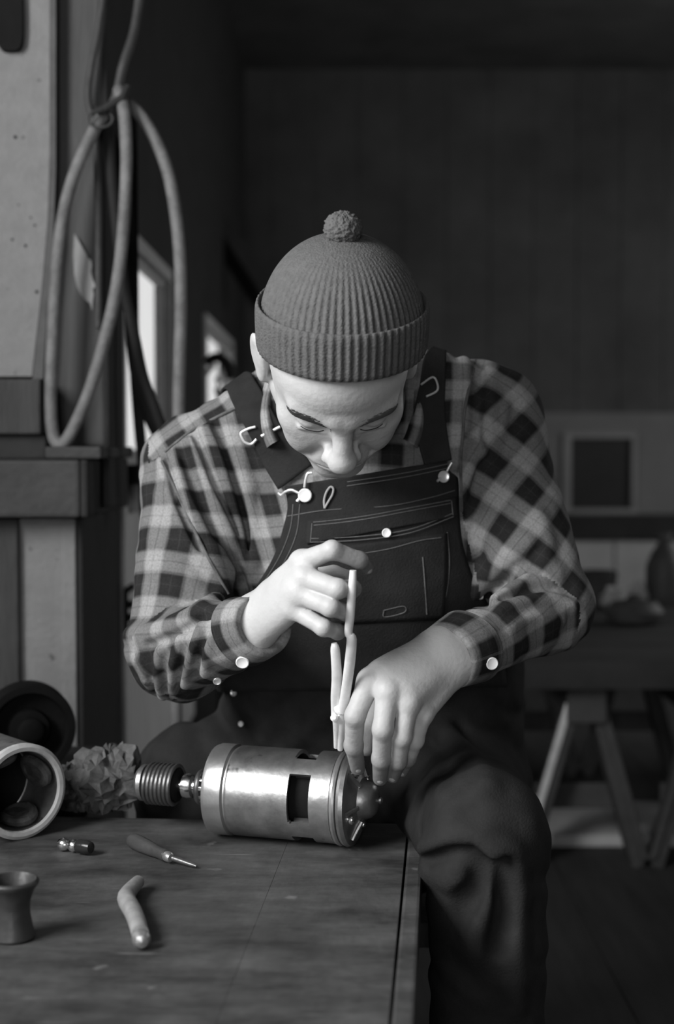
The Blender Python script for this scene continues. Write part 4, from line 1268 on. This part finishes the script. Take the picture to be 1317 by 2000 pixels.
# ---- small helpers for things that lie on a surface
def grad(f, p, e=.0015):
    d0 = f(p)
    g = np.stack([f(p + np.eye(3)[i] * e) - d0 for i in range(3)], 1)
    return g / np.maximum(np.linalg.norm(g, axis=1), 1e-9)[:, None]
def onto(f, p, it=6):
    p = np.atleast_2d(np.asarray(p, float)).copy()
    for _ in range(it): p -= f(p)[:, None] * grad(f, p) * .9
    return p
def sheet(name, rows, f, off, th, mat, parent, nr=40, nc=40, puff=0.0, uvf=None, wrap=0):
    """cloth panel: rows of (xl, yl, xr, yr) in pixels, laid on the surface f"""
    rows = np.array(rows, float)
    t = np.linspace(0, len(rows) - 1, nr)
    R4 = catmull(rows, 12); tt = np.linspace(0, len(rows) - 1, len(R4))
    R4 = np.stack([np.interp(t, tt, R4[:, i]) for i in range(4)], 1)
    u = np.linspace(0, 1, nc)
    px = R4[:, 0:1] * (1 - u) + R4[:, 2:3] * u; py = R4[:, 1:2] * (1 - u) + R4[:, 3:4] * u
    pts = cast(f, px.ravel(), py.ravel())
    bad = np.isnan(pts).any(1)
    if bad.any():
        good = np.where(~bad)[0]
        for i in np.where(bad)[0]: pts[i] = pts[good[np.argmin(np.abs(good - i))]]
    if wrap:
        cur = pts.reshape(nr, nc, 3)[0]; ext = []
        stepv = cur.mean(0) * 0 + V(0, .013, .002)
        for k in range(wrap):
            cur = onto(f, cur + stepv, 4); ext.append(cur)
            stepv = V(0, .012, -.004 - .0012 * k)
        pts = np.concatenate([np.concatenate(ext[::-1]), pts]); nr += wrap
    n = grad(f, pts)
    uu, vv = np.meshgrid(u, np.linspace(0, 1, nr)); pf = puff * (np.sin(uu * math.pi) * np.sin(vv * math.pi)).ravel()
    A = pts + n * (off + th + pf)[:, None] if puff else pts + n * (off + th)
    B = pts + n * off
    v = np.concatenate([A, B]); N = nr * nc; fs = []
    for i in range(nr - 1):
        for j in range(nc - 1):
            a, b, c, d = i * nc + j, i * nc + j + 1, (i + 1) * nc + j + 1, (i + 1) * nc + j
            fs.append((a, d, c, b)); fs.append((a + N, b + N, c + N, d + N))
    br_ = [i for i in range(nc)] + [i * nc + nc - 1 for i in range(1, nr)] + [(nr - 1) * nc + j for j in range(nc - 2, -1, -1)] + [i * nc for i in range(nr - 2, 0, -1)]
    for k in range(len(br_)):
        a, b = br_[k], br_[(k + 1) % len(br_)]
        fs.append((a, b, b + N, a + N))
    uv = None
    if uvf is not None: uv = uvf(v)
    return mesh_obj(name, v, fs, mat, parent, uv=uv)
def line_on(poly, f, off, r, n=6, per=6):
    c = cast(f, [q[0] for q in poly], [q[1] for q in poly]); c = c[~np.isnan(c).any(1)]
    c = catmull(c, per) if len(c) > 2 else c
    c = c + grad(f, c) * off
    return tube(c, r, n)
def button(name, px, py, f, off, r, mat, parent, hole=True):
    c = cast(f, [px], [py]); n = grad(f, c)[0]; c = c[0] + n * off
    view = CAM - c; view /= np.linalg.norm(view); n = n * .45 + view * .55; n /= np.linalg.norm(n)
    return MB().add(*lathe([(r * .9, -.001), (r, .0002), (r, .0014), (r * .86, .0022), (r * .7, .0016), (r * .05, .0014)], c, n, 24)).build(name, mat, parent)

# ---- face details
def head_only(p): return head_sdf(p)
for s in (-1, 1):
    m = MB(); NH = 620
    t = rng.random(NH)
    q = np.stack([s * (.0145 + .039 * t), -.097 + .020 * t * t, .0250 + .012 * np.sin(t * 2.2) + rng.normal(0, .0034, NH) * (1.3 - .75 * t)], 1)
    w = onto(head_sdf, HO + q @ HR.T)
    dl = np.stack([np.full(NH, s * .9), .15 + .3 * t, .55 * (1 - t) - .2 * t + rng.uniform(-.25, .25, NH)], 1)
    dl /= np.linalg.norm(dl, axis=1)[:, None]
    nn = grad(head_sdf, w)
    e = onto(head_sdf, w + dl @ HR.T * rng.uniform(.004, .008, NH)[:, None]) + nn * .0008
    for k in range(NH):
        m.add(*tube([w[k], (w[k] + e[k]) / 2 + nn[k] * .0007, e[k]], [.0003, .00028, .0001], 3))
    m.build('eyebrow', gmat('brow_hair', .06, .7, var=.2, bump=0), body)
    m = MB()
    pts = [onto(head_sdf, hw((s * x, y, z)))[0] for x, y, z in ((.0195, -.0905, .0077), (.026, -.0925, .0055), (.0325, -.0930, .0045), (.039, -.0905, .0057), (.0455, -.0865, .0087))]
    m.add(*tube(catmull(pts, 5), .0007, 6)); m.build('eyelash', M_hair, body)
def hair_sdf(p):
    q = hl(p); qa = q.copy(); qa[:, 0] = np.abs(qa[:, 0])
    d = smin(ell(q, (0, .006, .045), (.0785, .093, .086)), ell(q, (0, .02, .0), (.072, .076, .06)), .02) - .0042
    d = d + .0012 * np.sin(q[:, 2] * 900 + 4 * np.sin(q[:, 1] * 160)) * np.sin(q[:, 1] * 500)
    front = -(q[:, 1] - (-.026 + np.clip((.045 - q[:, 2]), 0, .2) * .9))        # hairline: sideburn then round the ear
    low = -(q[:, 2] + .030)
    return smax(smax(d, front, .004), low, .004)
hv, hf = surfnet(hair_sdf, hw((0, 0, .03)) - .13, hw((0, 0, .03)) + .13, .003)
mesh_obj('hair', hv, hf, M_hair, person)

# ---- knit hat
ht = math.radians(24)
HC = V(.0050, 1.490, 1.085)
Hx = V(1, 0, 0); Hy = V(0, math.cos(ht), math.sin(ht)); Hz = V(0, -math.sin(ht), math.cos(ht))
HF = rotz(yaw * .5) @ np.stack([Hx, Hy, Hz], 1)
RA, RBk, HH, NR = .0905, .1105, .1155, 66
def hat_pt(th, r, z): return HC + HF @ np.array([RA * r * math.cos(th), RBk * r * math.sin(th), z])
def knit_surface(prof, nth=NR * 10, amp=.00085, closed_top=False, bulge=None):
    v = []; f = []
    for (r, z, a) in prof:
        for k in range(nth):
            th = 2 * math.pi * k / nth
            w = math.cos(NR * th)
            rib = a * amp * (w if w > 0 else w * 1.0) / .095
            wob = .004 * math.sin(3 * th + 40 * z) * (1 if z > .06 else .4)
            rr = r * (1 + wob) + rib
            v.append(hat_pt(th, rr, z))
    m = len(prof)
    for i in range(m - 1):
        for k in range(nth):
            f.append((i * nth + k, i * nth + (k + 1) % nth, (i + 1) * nth + (k + 1) % nth, (i + 1) * nth + k))
    if closed_top:
        v.append(HC + HF @ np.array([0, 0, prof[-1][1] + .0005])); n_ = len(v) - 1
        for k in range(nth): f.append(((m - 1) * nth + k, (m - 1) * nth + (k + 1) % nth, n_))
    return np.array(v), f
prof = []
for i in range(46):
    t = i / 45
    z = .030 + (HH - .030) * math.sin(t * math.pi / 2)
    u = max(0.0, 1 - ((z - .0) / HH) ** 2.35)
    r = .988 * u ** (1 / 2.15)
    prof.append((max(r, .012), z, max(0, min(1, (HH - z) / .05)) * min(1, r * 1.4)))
v, f = knit_surface(prof, closed_top=True)
hat = mesh_obj('knit_hat', v, f, M_knit, person)
cuff = [(.94, .004, 0), (.96, -.002, .1), (.985, -.0040, .3), (1.002, -.003, .5), (1.010, .002, .9), (1.015, .012, 1), (1.018, .024, 1), (1.018, .034, 1), (1.014, .041, .9), (1.006, .0450, .7), (.992, .0465, .4), (.975, .045, .2), (.955, .040, 0)]
v, f = knit_surface(cuff, amp=.0009)
mesh_obj('hat_cuff', v, f, M_knit, hat)
pc = HC + HF @ V(.0, -.004, HH + .009)
n = 64; v = []; f = []
for i in range(n + 1):
    for j in range(2 * n):
        th = math.pi * i / n; ph = math.pi * j / n
        d = Vector((math.sin(th) * math.cos(ph), math.sin(th) * math.sin(ph), math.cos(th)))
        r = .0182 * (1 + .10 * mnoise.noise(d * 5) + .07 * mnoise.noise(d * 14) + .05 * mnoise.noise(d * 34))
        v.append(pc + HF @ (np.array(d[:]) * r * np.array([1.08, 1, .95])))
for i in range(n):
    for j in range(2 * n):
        f.append((i * 2 * n + j, (i + 1) * 2 * n + j, (i + 1) * 2 * n + (j + 1) % (2 * n), i * 2 * n + (j + 1) % (2 * n)))
pom = mesh_obj('pompom', np.array(v), f, M_knit, hat)

# ---- shirt collar, cuffs and buttons
cc = V(.006, 1.640, 1.018)
def collar_pt(phi, s):
    # s 0 = neck edge, 1 = outer (fallen) edge
    x = math.sin(phi); z = math.cos(phi)
    rx = .082 + .020 * s; rz = .078 + .024 * s
    y = .020 + .045 * (z * .5 + .5) - .028 * math.sin(s * math.pi) * 1.0 + .02 * s
    return cc + V(x * rx, y - .028 * (1 - z) * .6, z * rz)
v = []; f = []; n1, n2 = 90, 10
for side in (0, 1):
    for i in range(n1):
        phi = -2.05 + 4.1 * i / (n1 - 1)
        for j in range(n2):
            p_ = collar_pt(phi, j / (n2 - 1)); c2 = p_ - cc; c2[1] = 0
            v.append(p_ + (c2 / np.linalg.norm(c2) * .0022 if side else 0))
N = n1 * n2
for i in range(n1 - 1):
    for j in range(n2 - 1):
        a, b, c, d = i * n2 + j, i * n2 + j + 1, (i + 1) * n2 + j + 1, (i + 1) * n2 + j
        f.append((a, b, c, d)); f.append((a + N, d + N, c + N, b + N))
for i in range(n1 - 1):
    for j in (0, n2 - 1): f.append((i * n2 + j, (i + 1) * n2 + j, (i + 1) * n2 + j + N, i * n2 + j + N))
v = np.array(v)
uvc = np.stack([np.tile(np.repeat(np.linspace(0, 8.5, n1), n2), 2), np.tile(np.tile(np.linspace(.35, .95, n2), n1), 2)], 1)
mesh_obj('collar', v, f, M_plaid, shirt, uv=uvc)
def cuff_band(w, e, ext, r0, r1, shift):
    ax = (w - e) / np.linalg.norm(w - e)
    F = frame(ax)
    v = []; f = []; n = 72
    prof = [(r0 - .006, ext - .002), (r1 - .003, ext + .002), (r1, ext), (r1 + .0005, ext - .004), (r1 + .003, ext - .02), (r1 + .006, ext - .042), (r1 + .0045, ext - .0445), (r1 - .004, ext - .046)]
    uvs = []
    for r, t in prof:
        for k in range(n):
            a = 2 * math.pi * k / n
            rr = r * (1 + .05 * math.cos(2 * a + 1) + .025 * math.sin(3 * a + .5))
            v.append(w + F @ np.array([rr * math.cos(a), rr * math.sin(a), t])); uvs.append((t / PER + shift, a * r1 / PER * 1.0 + .2))
    for i in range(len(prof) - 1):
        for k in range(n): f.append((i * n + k, i * n + (k + 1) % n, (i + 1) * n + (k + 1) % n, (i + 1) * n + k))
    return mesh_obj('sleeve_cuff', np.array(v), f, M_plaid, shirt, uv=np.array(uvs))
cuff_band(wrL, elL, .016, .030, .0335, .62)
cuff_band(wrR, elR, .001, .033, .0365, .62)
allshirt = lambda p: np.minimum(shirt_sdf(p), np.minimum(rc(p, wrL, wrL + (elL - wrL) * .2, .0345, .0395), rc(p, wrR, wrR + (elR - wrR) * .2, .0375, .0425)))
# stitched seams: shoulder yoke and the two armholes
M_seam = gmat('flannel_seam', .11, .9, var=.5, scale=60, bump=.1)
for poly in ([(322, 883), (350, 860), (380, 838), (420, 817), (460, 797), (490, 783)],
             [(316, 900), (330, 930), (345, 960), (373, 1020), (402, 1080), (424, 1120), (446, 1160)],
             [(930, 700), (925, 720), (916, 760), (908, 800), (904, 850), (900, 900), (901, 950), (903, 1000)]):
    MB().add(*line_on(poly, shirt_sdf, .0002, .0019, 8, 8)).build('seam', M_seam, shirt)
button('shirt_button', 475, 1288, allshirt, .003, .0072, M_button, shirt)
button('shirt_button', 957, 1294, allshirt, .003, .0070, M_button, shirt)
button('shirt_button', 424, 1326, allshirt, .002, .0048, M_metal, shirt)

# ---- overalls
hipc = V(.05, 1.86, .53)
def leg_sdf(p):
    d = None
    for h, k, a, rk in ((hipR, knR, anR, .064), (hipL, knL, anL, .075)):
        l = smin(rc(p, h, k, .098, rk), rc(p, k, a + V(0, 0, .02), rk - .002, .064), .02)
        d = l if d is None else smin(d, l, .03)
    return d
def over_base(p):
    d = smax(torso_sdf(p) - .010, p[:, 2] - .70 - .15 * (p[:, 1] - 1.7), .006)
    d = smin(d, leg_sdf(p), .05)
    return smax(d, .105 - p[:, 2], .004)
OR = []
def ofold(poly, r, depth, k, sign):
    c = cast(over_base, [q[0] for q in poly], [q[1] for q in poly]); c = c[~np.isnan(c).any(1)]
    if len(c) < 2: return
    c = catmull(c, 4); d = c - CAM; d /= np.linalg.norm(d, axis=1)[:, None]
    OR.append((c + d * depth, r, k, sign))
for fo in [([(835, 1660), (880, 1645), (930, 1640), (975, 1655)], .010, .004, .02, 1),
           ([(838, 1682), (880, 1668), (920, 1668)], .007, -.002, .014, -1),
           ([(835, 1706), (880, 1716), (930, 1706), (958, 1685)], .009, .004, .018, 1),
           ([(962, 1680), (956, 1740), (938, 1800), (925, 1850)], .010, .004, .02, 1),
           ([(940, 1690), (925, 1740), (900, 1790)], .010, -.002, .016, -1),
           ([(1000, 1670), (1012, 1740), (1010, 1850), (1005, 1960)], .008, .004, .018, 1),
           ([(985, 1690), (985, 1760), (975, 1850)], .008, -.002, .016, -1),
           ([(860, 1420), (910, 1470), (950, 1540)], .010, .005, .02, 1),
           ([(640, 1380), (600, 1420), (560, 1470)], .010, .005, .02, 1),
           ([(590, 1370), (550, 1400), (520, 1440)], .010, .005, .02, 1)]:
    ofold(*fo)
ORB = [(c.min(0) - .05, c.max(0) + .05) for c, *_ in OR]
def over_sdf(p):
    d = over_base(p) + 1.3 * cloth_noise(p)
    for (c, r, k, s), (lo, hi) in zip(OR, ORB):
        m = ((p > lo) & (p < hi)).all(1)
        if m.any():
            q = poly_d(p[m], c); d[m] = smin(d[m], q - r, k) if s > 0 else smax(d[m], -(q - r), k)
    return d
ov, of = surfnet(over_sdf, V(-.32, 1.34, .085), V(.34, 2.06, .80), .0046)
over = mesh_obj('overalls', ov, of, M_denim, person)
base2 = lambda p: smin(torso_sdf(p), over_base(p), .03)
bibrows = [(560, 950, 886, 898), (566, 990, 890, 950), (558, 1030, 892, 1010), (540, 1085, 900, 1070), (508, 1140, 922, 1135), (470, 1190, 948, 1180), (430, 1260, 970, 1250), (400, 1350, 985, 1340)]
bib = sheet('bib', bibrows, base2, .003, .003, M_denim, over, 60, 50)
bsurf = lambda p: base2(p) - .006
flap = sheet('pocket_flap', [(606, 1018, 884, 974), (604, 1040, 886, 992), (603, 1062, 888, 1010)], base2, .0062, .0028, M_denim, over, 14, 40)
fs2 = lambda p: base2(p) - .009
pk = sheet('pocket', [(632, 1072, 868, 1042), (640, 1130, 868, 1110), (650, 1215, 862, 1205)], base2, .0061, .0015, M_denim, over, 20, 30)
ST = [([(562, 956), (700, 938), (800, 922), (884, 904)], bsurf), ([(563, 963), (700, 946), (800, 930), (886, 912)], bsurf),
      ([(562, 1008), (640, 996), (760, 988), (840, 972), (888, 958)], bsurf),
      ([(612, 1020), (700, 1010), (800, 992), (880, 977)], fs2), ([(613, 1026), (700, 1016), (800, 998), (880, 983)], fs2),
      ([(606, 1052), (700, 1048), (800, 1034), (884, 1003)], fs2), ([(606, 1059), (700, 1055), (800, 1041), (886, 1009)], fs2),
      ([(610, 1022), (607, 1058)], fs2), ([(882, 978), (885, 1006)], fs2),
      ([(586, 985), (580, 1040), (560, 1090), (530, 1140), (500, 1178)], bsurf), ([(573, 985), (568, 1030), (550, 1080), (522, 1128), (494, 1165)], bsurf),
      ([(700, 1082), (760, 1072), (820, 1056), (862, 1050)], lambda p: base2(p) - .0076), ([(826, 1088), (830, 1140), (834, 1200)], lambda p: base2(p) - .0076),
      ([(874, 1040), (878, 1100), (872, 1160), (858, 1190)], bsurf),
      ([(750, 1192), (788, 1184), (790, 1196), (752, 1205), (750, 1192)], lambda p: base2(p) - .0076)]
for poly, f_ in ST:
    MB().add(*line_on(poly, f_, .0002, .00075, 5)).build('stitching', M_thread, over)
# straps over the shoulders
ssh = lambda p: shirt_base(p)
s1 = sheet('strap', [(452, 775, 500, 744), (464, 802, 516, 770), (494, 858, 548, 828), (514, 900, 582, 866), (548, 955, 612, 908)], ssh, .0035, .003, M_denim, over, 36, 14, wrap=9)
s2 = sheet('strap', [(824, 712, 868, 702), (818, 755, 868, 745), (806, 815, 868, 800), (816, 870, 876, 856), (826, 908, 884, 896)], ssh, .0035, .003, M_denim, over, 36, 14, wrap=9)
strapf = lambda p: shirt_base(p) - .0072
def wire(name, poly, f_, off, r, parent, mat=M_metal): return MB().add(*line_on(poly, f_, off, r, 8, 5)).build(name, mat, parent)
wire('buckle', [(500, 834), (486, 838), (472, 846), (474, 856), (480, 864), (492, 867), (502, 858)], strapf, .002, .0016, s1)
wire('buckle_bar', [(512, 852), (530, 843), (548, 834)], strapf, .003, .0018, s1)
wire('buckle', [(822, 752), (844, 738), (853, 748), (853, 764), (832, 775)], strapf, .002, .0013, s2)
button('bib_button', 598, 967, bsurf, .004, .0082, M_button, over)
button('bib_button', 863, 931, bsurf, .004, .0072, M_metal, over)
button('pocket_button', 755, 1041, fs2, .001, .0055, M_button, over)
wire('strap_hook', [(612, 924), (604, 926), (600, 938), (598, 952)], bsurf, .006, .0016, over)
wire('strap_hook', [(548, 962), (554, 966), (562, 960), (574, 957), (588, 963)], bsurf, .006, .0016, over)
wire('strap_hook', [(590, 972), (584, 980)], bsurf, .005, .002, over)
wire('strap_hook', [(878, 902), (872, 912), (868, 920)], bsurf, .006, .0014, over)
wire('strap_hook', [(856, 934), (850, 942)], bsurf, .005, .0016, over)
wire('thread_loop', [(635, 993), (634, 978), (638, 962), (646, 951), (652, 955), (649, 968), (641, 982), (635, 993)], bsurf, .0022, .0013, over, M_paper)
button('side_button', 931, 1162, base2, .006, .004, M_metal, over)
button('side_button', 462, 1352, base2, .004, .0045, M_metal, over)
button('side_button', 476, 1412, base2, .004, .004, M_metal, over)
# boots
for a in (anR, anL):
    def boot(p, a=a):
        d = rc(p, V(a[0], a[1], .05), V(a[0], a[1], .14), .044, .047)
        d = smin(d, rc(p, V(a[0], a[1] + .01, .042), V(a[0], a[1] - .14, .036), .044, .038), .03)
        return smax(d, .004 - p[:, 2], .004)
    v, f = surfnet(boot, V(a[0] - .07, a[1] - .20, -.01), V(a[0] + .07, a[1] + .08, .20), .006)
    v[:, 2] = np.maximum(v[:, 2], .0005)
    mesh_obj('boot', v, f, M_boot, person)

# ------------------------------------------------------------------ pliers in the hand
pl = thing('pliers', tuple(P(660, 1386, 1.49)), 'slim long-handled steel pliers held upright between the hand and the motor', 'pliers')
M_pl = gmat('plier_steel', .85, .4, .1, var=.12, scale=60, bump=.04)
h1 = [P(690, 1114, 1.385), P(688, 1150, 1.388), P(684, 1205, 1.402), P(681, 1236, 1.412), P(687, 1248, 1.416), P(684, 1290, 1.432), P(676, 1350, 1.46), P(670, 1390, 1.48)]
MB().add(*tube(catmull(h1, 5), [.0034, .0042, .0045, .0042, .0052, .0056, .0054, .0058], 12, flat=.7)).build('handle', M_pl, pl)
h2 = [P(653, 1256, 1.442), P(655, 1270, 1.444), P(658, 1320, 1.460), P(656, 1360, 1.475), P(656, 1398, 1.490)]
MB().add(*tube(catmull(h2, 5), [.0030, .0050, .0055, .0054, .0050], 12, flat=.7)).build('handle', M_pl, pl)
MB().add(*lathe([(.003, -.007), (.0062, -.006), (.0062, .006), (.003, .008)], P(664, 1384, 1.484), (0, -1, .2), 20)).build('pivot', M_pl, pl)
MB().add(*lathe([(.002, -.006), (.0042, -.005), (.0042, .005), (.002, .007)], P(653, 1402, 1.488), (0, -1, .2), 16)).build('stop_pin', M_pl, pl)
MB().add(*tube(catmull([P(671, 1388, 1.482), P(668, 1420, 1.502), P(665, 1464, 1.532)], 5), [.0052, .0045, .0032], 10, flat=.7)).build('jaw', M_pl, pl)
MB().add(*tube(catmull([P(657, 1395, 1.486), P(658, 1425, 1.506), P(657, 1460, 1.532)], 5), [.0046, .0040, .0028], 10, flat=.7)).build('jaw', M_pl, pl)

for o in bpy.data.objects:
    if '_org' in o: del o['_org']
